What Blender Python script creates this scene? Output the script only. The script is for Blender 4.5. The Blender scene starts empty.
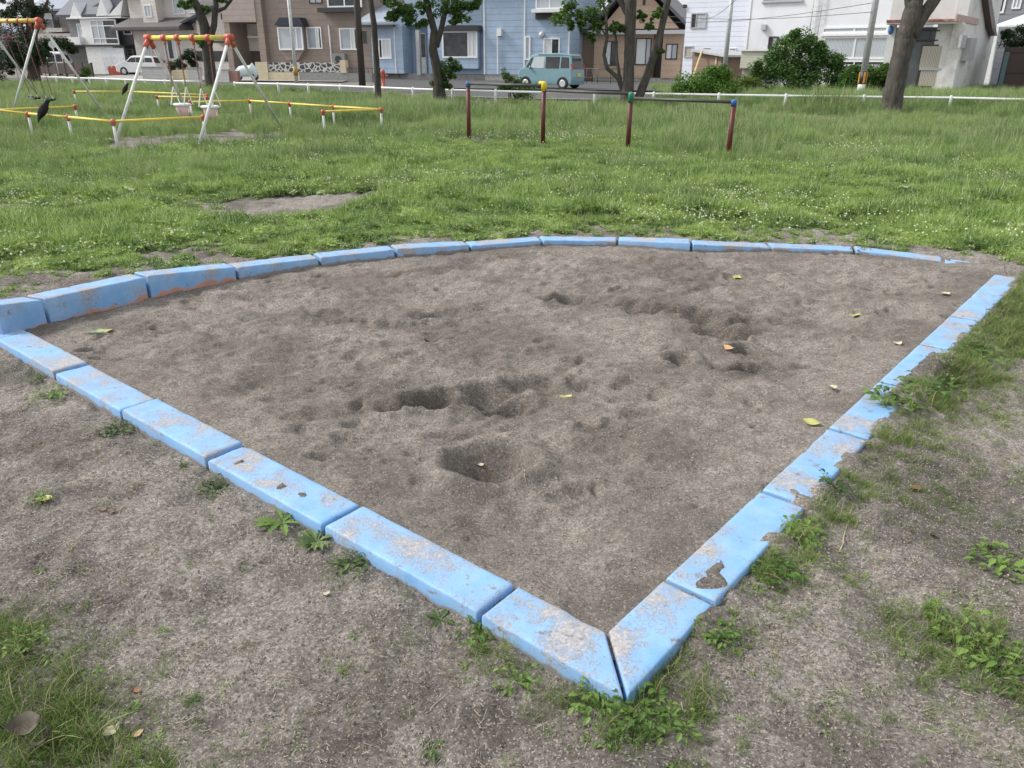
import bpy, math, random
import numpy as np
from mathutils import Matrix, Vector, noise as mnoise

random.seed(7)
rng = np.random.default_rng(11)
sc = bpy.context.scene
C = sc.collection

# ------------------------------------------------------------------ camera
FPX, CX, CY, H = 768.0, 512.0, 384.0, 1.5
PITCH = math.atan((384 - 60.3) / FPX)
ROLL = math.radians(0.24)
_r = Vector((1, 0, 0)); _up = Vector((0, math.sin(PITCH), math.cos(PITCH))); _fw = Vector((0, math.cos(PITCH), -math.sin(PITCH)))
_c, _s = math.cos(ROLL), math.sin(ROLL)
_cx = _c * _r + _s * _up
_cy = -_s * _r + _c * _up
cam = bpy.data.cameras.new('camera')
cam.sensor_width = 36; cam.lens = 36 * FPX / 1024
cam.clip_start = 0.05; cam.clip_end = 3000
camo = bpy.data.objects.new('camera', cam); C.objects.link(camo)
M = Matrix.Identity(4)
for i in range(3):
    M[i][0] = _cx[i]; M[i][1] = _cy[i]; M[i][2] = -_fw[i]
M[2][3] = H
camo.matrix_world = M
sc.camera = camo

# ------------------------------------------------------------------ world, sun, exposure
SUN_EL, SUN_AZ = math.radians(42), math.radians(278)     # azimuth clockwise from +Y
w = bpy.data.worlds.new('World'); sc.world = w; w.use_nodes = True
nt = w.node_tree; nt.nodes.clear()
sky = nt.nodes.new('ShaderNodeTexSky'); sky.sky_type = 'NISHITA'; sky.sun_disc = False
sky.sun_elevation = SUN_EL; sky.sun_rotation = SUN_AZ; sky.dust_density = 6; sky.air_density = 1.0; sky.ozone_density = 1.0
hs = nt.nodes.new('ShaderNodeHueSaturation'); hs.inputs['Saturation'].default_value = 0.22
mxw = nt.nodes.new('ShaderNodeMix'); mxw.data_type = 'RGBA'; mxw.inputs[0].default_value = 0.6
mxw.inputs[7].default_value = (8.4, 8.7, 9.1, 1)           # the even overcast deck
bg = nt.nodes.new('ShaderNodeBackground'); bg.inputs['Strength'].default_value = 0.105
wo = nt.nodes.new('ShaderNodeOutputWorld')
nt.links.new(sky.outputs[0], hs.inputs['Color']); nt.links.new(hs.outputs[0], mxw.inputs[6])
nt.links.new(mxw.outputs[2], bg.inputs['Color']); nt.links.new(bg.outputs[0], wo.inputs[0])
sun = bpy.data.lights.new('sun', 'SUN'); sun.energy = 2.3; sun.angle = math.radians(12); sun.color = (1, .965, .91)
suno = bpy.data.objects.new('sun', sun); C.objects.link(suno)
sd = Vector((math.sin(SUN_AZ) * math.cos(SUN_EL), math.cos(SUN_AZ) * math.cos(SUN_EL), math.sin(SUN_EL)))
suno.rotation_euler = sd.to_track_quat('Z', 'Y').to_euler(); suno.location = (0, 0, 30)
sc.view_settings.view_transform = 'Standard'; sc.view_settings.look = 'None'
sc.view_settings.gamma = 1; sc.view_settings.use_curve_mapping = False
sc.view_settings.exposure = 0.45

# ------------------------------------------------------------------ picture geometry -> world points
def ray(px, py):
    u = (px - CX) / FPX; v = -(py - CY) / FPX
    return _fw + u * _cx + v * _cy
def G(px, py, z=0.0):
    d = ray(px, py); t = (z - H) / d.z
    return Vector((t * d.x, t * d.y, z))
def P(px, py, Y):
    d = ray(px, py); t = Y / d.y
    return Vector((t * d.x, Y, H + t * d.z))

# ------------------------------------------------------------------ helpers
def tag(o, label=None, cat=None, group=None, kind=None):
    if label: o['label'] = label
    if cat: o['category'] = cat
    if group: o['group'] = group
    if kind: o['kind'] = kind
    return o
def thing(name, label, cat, loc=(0, 0, 0), group=None):
    o = bpy.data.objects.new(name, None); C.objects.link(o)
    o.location = loc; o.empty_display_size = .2
    return tag(o, label, cat, group)
def mesh_obj(name, v, f, mats, parent=None, smooth=False, mi=None, off=None):
    me = bpy.data.meshes.new(name)
    if parent is not None and off is None: off = parent.get('_o', None)
    if parent is not None:
        L = parent.matrix_basis.translation
        pp = parent.parent
        base = Vector(L)
        if pp is not None: base = base + Vector(pp.matrix_basis.translation)
        v = [(a[0] - base[0], a[1] - base[1], a[2] - base[2]) for a in v]
    me.from_pydata([tuple(a) for a in v], [], f)
    for m in (mats if isinstance(mats, (list, tuple)) else [mats]): me.materials.append(m)
    if mi: me.polygons.foreach_set('material_index', mi)
    if smooth: me.polygons.foreach_set('use_smooth', [True] * len(me.polygons))
    me.update()
    o = bpy.data.objects.new(name, me); C.objects.link(o)
    if parent is not None: o.parent = parent
    return o
class MB:
    def __init__(s): s.v = []; s.f = []
    def add(s, v, f):
        n = len(s.v); s.v += [tuple(a) for a in v]; s.f += [tuple(i + n for i in q) for q in f]; return s
    def hexa(s, b, t):                      # two rings of four, bottom and top
        return s.add(list(b) + list(t), [(3, 2, 1, 0), (4, 5, 6, 7), (0, 1, 5, 4), (1, 2, 6, 5), (2, 3, 7, 6), (3, 0, 4, 7)])
    def box(s, x0, x1, y0, y1, z0, z1, mtx=None):
        b = [Vector(a) for a in ((x0, y0, z0), (x1, y0, z0), (x1, y1, z0), (x0, y1, z0))]
        t = [Vector(a) for a in ((x0, y0, z1), (x1, y0, z1), (x1, y1, z1), (x0, y1, z1))]
        if mtx is not None: b = [mtx @ a for a in b]; t = [mtx @ a for a in t]
        return s.hexa(b, t)
    def tube(s, pts, rad, n=10, cap=True):
        pts = [Vector(p) for p in pts]
        if not hasattr(rad, '__len__'): rad = [rad] * len(pts)
        vs = []; fs = []; prev = None
        for i, p in enumerate(pts):
            d = (pts[min(i + 1, len(pts) - 1)] - pts[max(i - 1, 0)])
            d = d.normalized() if d.length > 1e-9 else Vector((0, 0, 1))
            if prev is None:
                a = d.cross(Vector((0, 1, 0.01)))
                if a.length < .1: a = d.cross(Vector((1, 0, 0)))
            else: a = prev - d * prev.dot(d)
            a.normalize(); b = d.cross(a); prev = a
            for k in range(n):
                t = 2 * math.pi * k / n
                vs.append(p + (a * math.cos(t) + b * math.sin(t)) * rad[i])
        for i in range(len(pts) - 1):
            for k in range(n):
                k2 = (k + 1) % n
                fs.append((i * n + k, i * n + k2, (i + 1) * n + k2, (i + 1) * n + k))
        if cap: fs.append(tuple(range(n))[::-1]); fs.append(tuple((len(pts) - 1) * n + k for k in range(n)))
        return s.add(vs, fs)
    def ball(s, c, r, n=10, m=6, sx=1, sy=1, sz=1):
        c = Vector(c); vs = [c + Vector((0, 0, -r * sz))]; fs = []
        for j in range(1, m):
            ph = math.pi * j / m
            for k in range(n):
                t = 2 * math.pi * k / n
                vs.append(c + Vector((r * sx * math.sin(ph) * math.cos(t), r * sy * math.sin(ph) * math.sin(t), -r * sz * math.cos(ph))))
        vs.append(c + Vector((0, 0, r * sz)))
        for k in range(n):
            k2 = (k + 1) % n
            fs.append((0, 1 + k2, 1 + k))
            for j in range(m - 2): fs.append((1 + j * n + k, 1 + j * n + k2, 1 + (j + 1) * n + k2, 1 + (j + 1) * n + k))
            fs.append((1 + (m - 2) * n + k, 1 + (m - 2) * n + k2, len(vs) - 1))
        return s.add(vs, fs)
    def build(s, name, mat, parent=None, smooth=False):
        return mesh_obj(name, s.v, s.f, mat, parent, smooth)

def newmat(name):
    m = bpy.data.materials.new(name); m.use_nodes = True
    n = m.node_tree; b = n.nodes['Principled BSDF']
    return m, n, b
def N(nt, t, **kw):
    o = nt.nodes.new(t)
    for k, v in kw.items():
        if k.startswith('i_'): o.inputs[k[2:]].default_value = v
        else: setattr(o, k, v)
    return o
def ramp(nt, src, stops):
    r = nt.nodes.new('ShaderNodeValToRGB')
    e = r.color_ramp.elements
    while len(e) < len(stops): e.new(.5)
    for i, (p, c) in enumerate(stops):
        e[i].position = p; e[i].color = c if len(c) == 4 else (*c, 1)
    nt.links.new(src, r.inputs[0]); return r
def mixc(nt, fac, a, b):
    m = nt.nodes.new('ShaderNodeMix'); m.data_type = 'RGBA'
    for sock, v in ((m.inputs[0], fac), (m.inputs[6], a), (m.inputs[7], b)):
        if hasattr(v, 'links'): nt.links.new(v, sock)
        elif isinstance(v, tuple): sock.default_value = (*v, 1) if len(v) == 3 else v
        else: sock.default_value = v
    return m.outputs[2]
def objco(nt, scale=(1, 1, 1), kind='Object'):
    tc = nt.nodes.new('ShaderNodeTexCoord'); mp = nt.nodes.new('ShaderNodeMapping')
    mp.inputs['Scale'].default_value = scale
    nt.links.new(tc.outputs[kind], mp.inputs[0]); return mp.outputs[0]
def noise(nt, co, scale, detail=4, rough=.55):
    n = N(nt, 'ShaderNodeTexNoise'); n.inputs['Scale'].default_value = scale
    n.inputs['Detail'].default_value = detail; n.inputs['Roughness'].default_value = rough
    nt.links.new(co, n.inputs['Vector']); return n.outputs[0]
def simple(name, col, rough=.6, var=.25, scale=6.0, bump=0.0, metal=0.0, stretch=(1, 1, 1), bscale=None, dirt=None):
    m, n, b = newmat(name)
    co = objco(n, stretch)
    f = noise(n, co, scale)
    lo = tuple(c * (1 - var) for c in col); hi = tuple(min(1, c * (1 + var * .7)) for c in col)
    r = ramp(n, f, [(.3, lo), (.7, hi)])
    out = r.outputs[0]
    if dirt:
        f2 = noise(n, co, scale * .35, 6, .7)
        r2 = ramp(n, f2, [(.52, (0, 0, 0)), (.68, (1, 1, 1))])
        out = mixc(n, r2.outputs[0], out, dirt)
    n.links.new(out, b.inputs['Base Color'])
    b.inputs['Roughness'].default_value = rough; b.inputs['Metallic'].default_value = metal
    if bump:
        bp = N(n, 'ShaderNodeBump'); bp.inputs['Strength'].default_value = .6; bp.inputs['Distance'].default_value = bump
        n.links.new(noise(n, co, bscale or scale * 3, 5), bp.inputs['Height']); n.links.new(bp.outputs[0], b.inputs['Normal'])
    return m
def siding(name, col, pitch=.18, dark=.6, rough=.6, var=.1, vertical=False, both=False):
    """lapped cladding: thin grooves every `pitch` metres, from the wall's own height"""
    m, n, b = newmat(name)
    tc = n.nodes.new('ShaderNodeTexCoord'); sp = n.nodes.new('ShaderNodeSeparateXYZ'); n.links.new(tc.outputs['Object'], sp.inputs[0])
    src = sp.outputs['X'] if vertical else sp.outputs['Z']
    mu = N(n, 'ShaderNodeMath', operation='MULTIPLY'); mu.inputs[1].default_value = 1 / pitch; n.links.new(src, mu.inputs[0])
    fr = N(n, 'ShaderNodeMath', operation='FRACT'); n.links.new(mu.outputs[0], fr.inputs[0])
    g = ramp(n, fr.outputs[0], [(0.0, (0, 0, 0)), (.10, (1, 1, 1))])
    f = noise(n, objco(n), 1.3, 6, .6)
    lo = tuple(c * (1 - var) for c in col); hi = tuple(min(1, c * (1 + var)) for c in col)
    r = ramp(n, f, [(.3, lo), (.7, hi)])
    out = mixc(n, g.outputs[0], tuple(c * dark for c in col), r.outputs[0])
    st = noise(n, objco(n, (2.5, 2.5, .25)), 3, 5, .65)
    s2 = ramp(n, st, [(.55, (0, 0, 0)), (.8, (.35, .35, .35))])
    out = mixc(n, s2.outputs[0], out, tuple(c * .6 for c in col))
    n.links.new(out, b.inputs['Base Color']); b.inputs['Roughness'].default_value = rough
    bp = N(n, 'ShaderNodeBump'); bp.inputs['Strength'].default_value = .7; bp.inputs['Distance'].default_value = .015
    n.links.new(g.outputs[0], bp.inputs['Height']); n.links.new(bp.outputs[0], b.inputs['Normal'])
    return m
def glassm(name, col, rough=.08, curtain=None):
    m, n, b = newmat(name)
    if curtain:
        wv = N(n, 'ShaderNodeTexWave'); wv.inputs['Scale'].default_value = 5; wv.inputs['Distortion'].default_value = 2.5
        n.links.new(objco(n, (1, 1, .05)), wv.inputs['Vector'])
        r = ramp(n, wv.outputs[0], [(.1, col), (.9, curtain)]); n.links.new(r.outputs[0], b.inputs['Base Color'])
    else:
        f = noise(n, objco(n), 1.8, 3); r = ramp(n, f, [(.35, tuple(c * .5 for c in col)), (.7, tuple(min(1, c * 1.7) for c in col))])
        n.links.new(r.outputs[0], b.inputs['Base Color'])
    b.inputs['Roughness'].default_value = rough; b.inputs['Specular IOR Level'].default_value = .6
    return m
def leafm(name, lo, hi, dry=None, trans=.25, dryamt=.06, big=.35):
    """foliage: every blade or leaf has its own tint (attribute), patches of growth differ too"""
    m, n, b = newmat(name)
    at = N(n, 'ShaderNodeAttribute', attribute_name='tint')
    oi = N(n, 'ShaderNodeObjectInfo')
    geo = N(n, 'ShaderNodeNewGeometry')
    f = noise(n, geo.outputs['Position'], big, 3)
    a1 = N(n, 'ShaderNodeMath', operation='MULTIPLY_ADD'); n.links.new(at.outputs['Fac'], a1.inputs[0]); a1.inputs[1].default_value = .5; a1.inputs[2].default_value = -.25
    a2 = N(n, 'ShaderNodeMath', operation='MULTIPLY_ADD'); n.links.new(oi.outputs['Random'], a2.inputs[0]); a2.inputs[1].default_value = .3; n.links.new(a1.outputs[0], a2.inputs[2])
    a3 = N(n, 'ShaderNodeMath', operation='ADD'); n.links.new(a2.outputs[0], a3.inputs[0]); n.links.new(f, a3.inputs[1])
    a4 = N(n, 'ShaderNodeMath', operation='SUBTRACT'); n.links.new(a3.outputs[0], a4.inputs[0]); a4.inputs[1].default_value = .15
    r = ramp(n, a4.outputs[0], [(.2, lo), (.8, hi)])
    out = r.outputs[0]
    if dry:
        r2 = ramp(n, at.outputs['Fac'], [(1 - dryamt - .02, (0, 0, 0)), (1 - dryamt, (1, 1, 1))])
        out = mixc(n, r2.outputs[0], out, dry)
    n.links.new(out, b.inputs['Base Color']); b.inputs['Roughness'].default_value = .5
    b.inputs['Specular IOR Level'].default_value = .35
    tr = N(n, 'ShaderNodeBsdfTranslucent'); n.links.new(out, tr.inputs[0])
    ms = N(n, 'ShaderNodeMixShader'); ms.inputs[0].default_value = trans
    n.links.new(b.outputs[0], ms.inputs[1]); n.links.new(tr.outputs[0], ms.inputs[2])
    n.links.new(ms.outputs[0], n.nodes['Material Output'].inputs[0])
    return m

# ------------------------------------------------------------------ vectorised noise
_T = rng.random((256, 256))
def vn(x, y):
    xi = np.floor(x).astype(int); yi = np.floor(y).astype(int); fx = x - xi; fy = y - yi
    fx = fx * fx * (3 - 2 * fx); fy = fy * fy * (3 - 2 * fy)
    a = _T[xi & 255, yi & 255]; b = _T[(xi + 1) & 255, yi & 255]; c = _T[xi & 255, (yi + 1) & 255]; d = _T[(xi + 1) & 255, (yi + 1) & 255]
    return (a * (1 - fx) + b * fx) * (1 - fy) + (c * (1 - fx) + d * fx) * fy - .5
def fbm(x, y, s, o=4, g=.5):
    t = 0; a = 1
    for k in range(o): t = t + a * vn(x * s + 17.3 * k, y * s - 9.1 * k); s *= 2.03; a *= g
    return t

# ------------------------------------------------------------------ sandbox plan
KT = .06       # top of the straight arms
LIn = [(607, 632), (513, 588), (360, 505), (240, 445), (155, 399), (85, 364), (28, 332), (-28, 303)]
RIn = [(607, 632), (665, 580), (759, 489), (826, 427), (875, 380), (916, 343), (947, 315), (976, 291), (995, 274)]
apex = G(607, 633, KT)
Lend = G(-28, 303, KT); Rend = G(994, 274, KT)
def armpts(px):
    return [G(a, b, KT) for a, b in px]
Lp = armpts(LIn); Rp = armpts(RIn)
def straighten(pts):                        # keep the joints but on one straight string line
    a = pts[0]; d = (pts[-1] - a); d.z = 0; L = d.length; d.normalize()
    return [a + d * (p - a).dot(d) for p in pts], d
Lp, Ld = straighten(Lp); Rp, Rd = straighten(Rp)
KW = .165
Ln = Vector((-Ld.y, Ld.x, 0)); Ln = Ln if Ln.y < 0 else -Ln          # outward normals (towards the camera)
Rn = Vector((-Rd.y, Rd.x, 0)); Rn = Rn if Rn.y < 0 else -Rn
arcB = [(4, 345), (50, 327), (150, 298), (238, 280), (320, 266), (396, 258), (470, 251), (542, 246), (617, 246), (691, 252), (771, 251.5), (854, 254), (943, 263), (990, 268)]
arcT = [(2, 305), (47, 299), (148, 277), (237, 267), (319, 257.5), (396, 249.5), (470, 245), (541, 240), (617, 241), (691, 243.5), (771, 247), (854, 250), (943, 260), (990, 266.3)]
Ap = [G(a, b, 0) for a, b in arcB]
Az = [max(.03, P(t[0], t[1], p.y).z) for t, p in zip(arcT, Ap)]
def offs(i):
    a = Ap[max(i - 1, 0)]; b = Ap[min(i + 1, len(Ap) - 1)]; d = (b - a).normalized()
    return Vector((-d.y, d.x, 0)) if Vector((-d.y, d.x, 0)).y > 0 else Vector((d.y, -d.x, 0))
Az[11] = .03; Az[12] = .012; Az[13] = -.004
An = [offs(i) for i in range(len(Ap))]

bis = (Ln + Rn); bis = bis / bis.length
mit = KW / bis.dot(Rn)
corner_out = apex + bis * mit
inner = [apex + Vector((0, -.07, 0))] + [p + Rn * .08 for p in Rp[1:]] + [Ap[-1] + An[-1] * .06 + Vector((.1, 0, 0))] + [Ap[i] + An[i] * .08 for i in range(len(Ap) - 2, -1, -1)] + [p + Ln * .08 for p in Lp[:0:-1]]
poly = np.array([(p.x, p.y) for p in inner])
def inpoly(x, y, poly=poly):
    r = np.zeros(x.shape, bool); n = len(poly)
    for i in range(n):
        x0, y0 = poly[i]; x1, y1 = poly[(i + 1) % n]
        c = ((y0 > y) != (y1 > y)) & (x < (x1 - x0) * (y - y0) / (y1 - y0 + 1e-12) + x0)
        r ^= c
    return r
def segd(x, y, pts):
    """distance to a polyline and a value carried along it"""
    best = np.full(x.shape, 1e9); val = np.zeros(x.shape)
    for (ax, ay, av), (bx, by, bv) in zip(pts[:-1], pts[1:]):
        dx, dy = bx - ax, by - ay; L = dx * dx + dy * dy
        t = np.clip(((x - ax) * dx + (y - ay) * dy) / L, 0, 1)
        d = np.hypot(x - ax - t * dx, y - ay - t * dy)
        m = d < best; best = np.where(m, d, best); val = np.where(m, av + t * (bv - av), val)
    return best, val
Rline = [((p + Rn * KW / 2).x, (p + Rn * KW / 2).y, i) for i, p in enumerate(Rp)]
Lline = [((p + Ln * KW / 2).x, (p + Ln * KW / 2).y, i) for i, p in enumerate(Lp)]
Aline = [((p + n * .09).x, (p + n * .09).y, z) for p, n, z in zip(Ap, An, Az)]
def sstep(a, b, x):
    t = np.clip((x - a) / (b - a), 0, 1); return t * t * (3 - 2 * t)
def ground_h(x, y):
    ins = inpoly(x, y)
    near = np.exp(-np.maximum(np.hypot(x, y - 3) - 7, 0) / 3)
    h = fbm(x, y, .8, 3) * .02 + (fbm(x, y, 2.6, 3) * .026 + fbm(x, y, 7, 4, .6) * .028 + fbm(x, y, 26, 3) * .007) * near
    dR, vR = segd(x, y, Rline)
    right = (x - apex.x) * Rn.x + (y - apex.y) * Rn.y > 0
    ridge = .030 * np.exp(-(dR / .35) ** 2) + .008 * np.exp(-(dR / 1.2) ** 2) + fbm(x + 5, y, 9, 3) * .012 * np.exp(-(dR / .2) ** 2)
    dL, vL = segd(x, y, Lline)
    h = h * (1 - .75 * np.exp(-(np.minimum(dR, dL) / .11) ** 2))
    away = sstep(.12, .45, np.hypot(x - corner_out.x, y - corner_out.y))
    ridge = (ridge + (.018 + fbm(x + 5, y, 7, 4, .6) * .05) * np.exp(-((dR - .085) / .05) ** 2)) * away
    h = np.where(right & (x > .2), h + ridge + .004, h - .002 + (.008 + fbm(x, y + 4, 9, 3) * .03) * np.exp(-((dL - .09) / .05) ** 2))
    dm = np.minimum(dR, dL)
    h = np.where(dm < KW / 2 - .035, np.minimum(h, .045), np.where((dL < KW / 2 - .004), np.minimum(h, .05), h))
    dA, vA = segd(x, y, Aline)
    lawn = (~ins) & (y > 4.3) & ((y > 5.2) | (x < 0))
    h = np.where(lawn, h + np.maximum(vA - .022, .01) * (1 - sstep(.6, 3.5, dA)) * sstep(.0, .08, dA) , h)
    # soil washed over the kerb top
    for (px, py, rx, amp, z) in ((241, 460, .05, .085, .062), (286, 486, .045, .08, .062), (303, 493, .04, .075, .062), (706, 578, .055, .055, .065), (714, 562, .03, .04, .065), (862, 388, .05, .03, .065), (912, 374, .15, .07, .065), (925, 368, .10, .07, .065), (934, 358, .09, .06, .065), (897, 388, .09, .055, .06), (884, 372, .03, .02, .06),
                             (805, 500, .04, .025, .06), (790, 494, .03, .022, .05), (910, 402, .14, .05, .05), (955, 318, .04, .02, .06), (968, 292, .06, .02, .06), (650, 585, .02, .01, .06)):
        g = G(px, py, z)
        d2 = ((x - g.x) ** 2 + (y - g.y) ** 2) / rx ** 2
        h = h + amp * np.exp(-d2 ** 1.3) * (1 + 1.3 * vn(x * 28, y * 28))
    h = np.where(segd(x, y, Rline)[0] < KW / 2 + .02, np.minimum(h, .0675 + .006 * vn(x * 40, y * 40)), h)
    h = np.where(segd(x, y, Lline)[0] < KW / 2 + .01, np.minimum(h, .0665 + .006 * vn(x * 40, y * 40)), h)
    return h
pits = []      # (x, y, rx, ry, angle, depth, rim)
def pit(px, py, rx, ry, ang, dep, rim=.15):
    g = G(px, py, 0); pits.append((g.x, g.y, rx, ry, math.radians(ang), dep * 1.7, rim))
pit(490, 465, .15, .13, 10, .085, .22)
for a in ((404, 402, .12, .05, 20, .035), (430, 398, .13, .07, 10, .04), (462, 396, .14, .07, -10, .045), (490, 388, .12, .08, 0, .04), (505, 401, .11, .06, 20, .055), (530, 380, .12, .07, 0, .04), (548, 384, .08, .06, 0, .03),
          (576, 382, .06, .05, 0, .022), (388, 408, .06, .04, 0, .02), (570, 301, .16, .07, -4, .06), (600, 302, .12, .06, 0, .03), (628, 305, .10, .05, 0, .02), (655, 311, .14, .08, -10, .03), (690, 314, .16, .09, -20, .045),
          (712, 323, .14, .10, -30, .06), (735, 331, .16, .07, -20, .06), (720, 335, .12, .08, -20, .05), (745, 322, .1, .04, 10, .025), (742, 350, .09, .07, 10, .065), (760, 353, .06, .05, 0, .03), (745, 372, .13, .06, -8, .045),
          (680, 361, .075, .07, 20, .06), (797, 324, .12, .04, -25, .03), (430, 330, .05, .03, 0, .04), (458, 353, .05, .03, 0, .02), (350, 318, .25, .07, -20, .02), (400, 322, .2, .06, 10, .02), (440, 312, .2, .06, 20, .02), (483, 309, .08, .04, 0, .025),
          (536, 292, .1, .04, 0, .015), (424, 272, .14, .06, 0, .02), (865, 283, .1, .05, 0, .015), (345, 440, .06, .03, -20, .02), (300, 425, .08, .04, 0, .015), (370, 450, .05, .03, 0, .02), (455, 432, .08, .04, 10, .025)):
    pit(*a)
prng = random.Random(3)
for k in range(360):                        # small scuffs and footprints
    u, v = prng.random(), prng.random()
    x = prng.uniform(-2.6, 3.4); y = prng.uniform(1.8, 6.5)
    if any(math.hypot(x - q[0], y - q[1]) < 1.4 * q[2] + .05 for q in pits[:30]): continue
    rx = prng.uniform(.018, .06)
    pits.append((x, y, rx, rx * prng.uniform(.4, .8), prng.uniform(0, 3), rx * prng.uniform(.2, .5), .4))
def sand_h(x, y):
    dR, _ = segd(x, y, Rline); dL, _ = segd(x, y, Lline); dA, _ = segd(x, y, Aline)
    d = np.minimum(dR, dL)
    h = .040 * np.exp(-(d / .45) ** 2) + fbm(x, y, .9, 3) * .035 * sstep(.1, .8, np.minimum(d, dA))
    q = sstep(.02, .5, np.minimum(d, dA))
    h = h + fbm(x, y, 3.0, 3, .6) * .036 * q + fbm(x * .9, y * 1.3, 8, 4, .55) * .022 * (.35 + .65 * q) * (.5 + np.clip(1 + fbm(x + 3, y, .9, 2) * 3, 0, 1.6) * .6) + fbm(x * .8, y * 1.25, 13, 3, .6) * .011 * (.4 + .6 * q) - np.abs(fbm(x * .8 + 3, y * 1.4, 7, 3)) * .03 * q
    h = h + fbm(x * .7, y * 1.3, 22, 3, .6) * .009
    for (cx, cy, rx, ry, an, dep, rim) in pits:
        if dep < .03: wx = wy = 0
        m = (np.abs(x - cx) < 3 * max(rx, ry)) & (np.abs(y - cy) < 3 * max(rx, ry))
        if not m.any(): continue
        dx = x[m] - cx; dy = y[m] - cy
        wq = .06 if dep > .13 else .55
        dx = dx + fbm(x[m], y[m], 9, 3) * rx * wq; dy = dy + fbm(x[m] + 9, y[m], 9, 3) * rx * wq
        a = (dx * math.cos(an) + dy * math.sin(an)) / rx; b = (-dx * math.sin(an) + dy * math.cos(an)) / ry
        r2 = a * a + b * b
        h[m] += -dep * np.exp(-r2 ** 1.6) + dep * rim * np.exp(-((np.sqrt(r2) - 1.45) / .35) ** 2)
    return h
def axis(lo, hi, step, out_lo, out_hi, g=1.14):
    a = list(np.arange(lo, hi, step))
    s = step; x = a[-1]
    while x < out_hi: s = min(s * g, 60); x += s; a.append(x)
    s = step; x = a[0]; b = []
    while x > out_lo: s = min(s * g, 60); x -= s; b.append(x)
    return np.array(b[::-1] + a)
xs = axis(-3.9, 4.6, .0145, -500, 500); ys = axis(.75, 7.3, .0145, -60, 900)
X, Y = np.meshgrid(xs, ys)
IN = inpoly(X, Y)
HG = ground_h(X, Y)
HG = HG * np.where(np.hypot(X, Y) > 60, 0, 1)
HG = np.where(IN, -.14, HG)
def grid_obj(name, X, Y, Z, mask, mat, kind='structure'):
    ny, nx = X.shape
    idx = np.arange(nx * ny).reshape(ny, nx)
    fm = mask[:-1, :-1] | mask[1:, 1:] | mask[:-1, 1:] | mask[1:, :-1] if mask is not None else np.ones((ny - 1, nx - 1), bool)
    q = np.stack([idx[:-1, :-1][fm], idx[:-1, 1:][fm], idx[1:, 1:][fm], idx[1:, :-1][fm]], 1)
    used = np.unique(q); remap = np.full(nx * ny, -1); remap[used] = np.arange(len(used))
    v = np.stack([X.ravel()[used], Y.ravel()[used], Z.ravel()[used]], 1)
    q = remap[q]
    me = bpy.data.meshes.new(name)
    me.vertices.add(len(v)); me.vertices.foreach_set('co', v.ravel())
    me.loops.add(q.size); me.loops.foreach_set('vertex_index', q.ravel())
    me.polygons.add(len(q)); me.polygons.foreach_set('loop_start', np.arange(0, q.size, 4)); me.polygons.foreach_set('loop_total', np.full(len(q), 4))
    me.polygons.foreach_set('use_smooth', np.ones(len(q), bool))
    me.update(calc_edges=True); me.validate()
    me.materials.append(mat)
    o = bpy.data.objects.new(name, me); C.objects.link(o); o['kind'] = kind
    return o

# soil and sand materials
def soilm(name, lo, mid, hi, moist_dark, grain=330, patch=2.2, bumpd=.004, green=False):
    m, n, b = newmat(name); co = objco(n)
    fine = noise(n, co, grain * .22, 8, .86)
    med = noise(n, co, 16, 6, .7)
    r = ramp(n, fine, [(.36, lo), (.5, mid), (.64, hi)])
    r2 = ramp(n, med, [(.33, lo), (.6, mid)])
    c = mixc(n, .32, r.outputs[0], r2.outputs[0])
    pt = noise(n, co, patch, 5, .62)
    rp = ramp(n, pt, [(.40, (1, 1, 1)), (.56, (0, 0, 0))])
    c = mixc(n, rp.outputs[0], c, mixc(n, .6, c, moist_dark))
    rp2 = ramp(n, noise(n, co, patch * 2.7, 6, .7), [(.38, (.8, .8, .8)), (.50, (0, 0, 0))])
    c = mixc(n, rp2.outputs[0], c, mixc(n, .5, c, moist_dark))
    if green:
        at = N(n, 'ShaderNodeAttribute', attribute_name='pit_dark'); dm = N(n, 'ShaderNodeMath', operation='MULTIPLY'); n.links.new(at.outputs['Fac'], dm.inputs[0]); dm.inputs[1].default_value = .95
        c = mixc(n, dm.outputs[0], c, mixc(n, .35, tuple(q * .75 for q in moist_dark), c))  # darkens the sand colour towards the dug pits
    vo = N(n, 'ShaderNodeTexVoronoi'); vo.inputs['Scale'].default_value = grain * .75; n.links.new(co, vo.inputs['Vector'])
    sp = N(n, 'ShaderNodeSeparateColor'); n.links.new(vo.outputs['Color'], sp.inputs[0])
    rg = ramp(n, sp.outputs[0], [(.91, (0, 0, 0)), (.95, (.35, .35, .35))])
    c = mixc(n, rg.outputs[0], c, tuple(min(1, q * 1.1) for q in hi))
    rg2 = ramp(n, sp.outputs[1], [(.92, (0, 0, 0)), (.96, (.7, .7, .7))])
    c = mixc(n, rg2.outputs[0], c, tuple(q * .6 for q in lo))
    n.links.new(c, b.inputs['Base Color']); b.inputs['Roughness'].default_value = .95; b.inputs['Specular IOR Level'].default_value = .2
    ad = N(n, 'ShaderNodeMath', operation='ADD'); n.links.new(fine, ad.inputs[0]); n.links.new(noise(n, co, grain * .12, 4, .6), ad.inputs[1])
    bp = N(n, 'ShaderNodeBump'); bp.inputs['Strength'].default_value = .9; bp.inputs['Distance'].default_value = bumpd
    n.links.new(ad.outputs[0], bp.inputs['Height']); n.links.new(bp.outputs[0], b.inputs['Normal'])
    return m
m_soil = soilm('compacted soil', (.070, .060, .052), (.26, .232, .206), (.64, .59, .535), (.058, .049, .041), 300, 1.5, .007)
m_sand = soilm('sandbox sand', (.070, .060, .051), (.25, .222, .196), (.54, .485, .43), (.095, .081, .068), 340, 1.3, .006, True)
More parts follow.
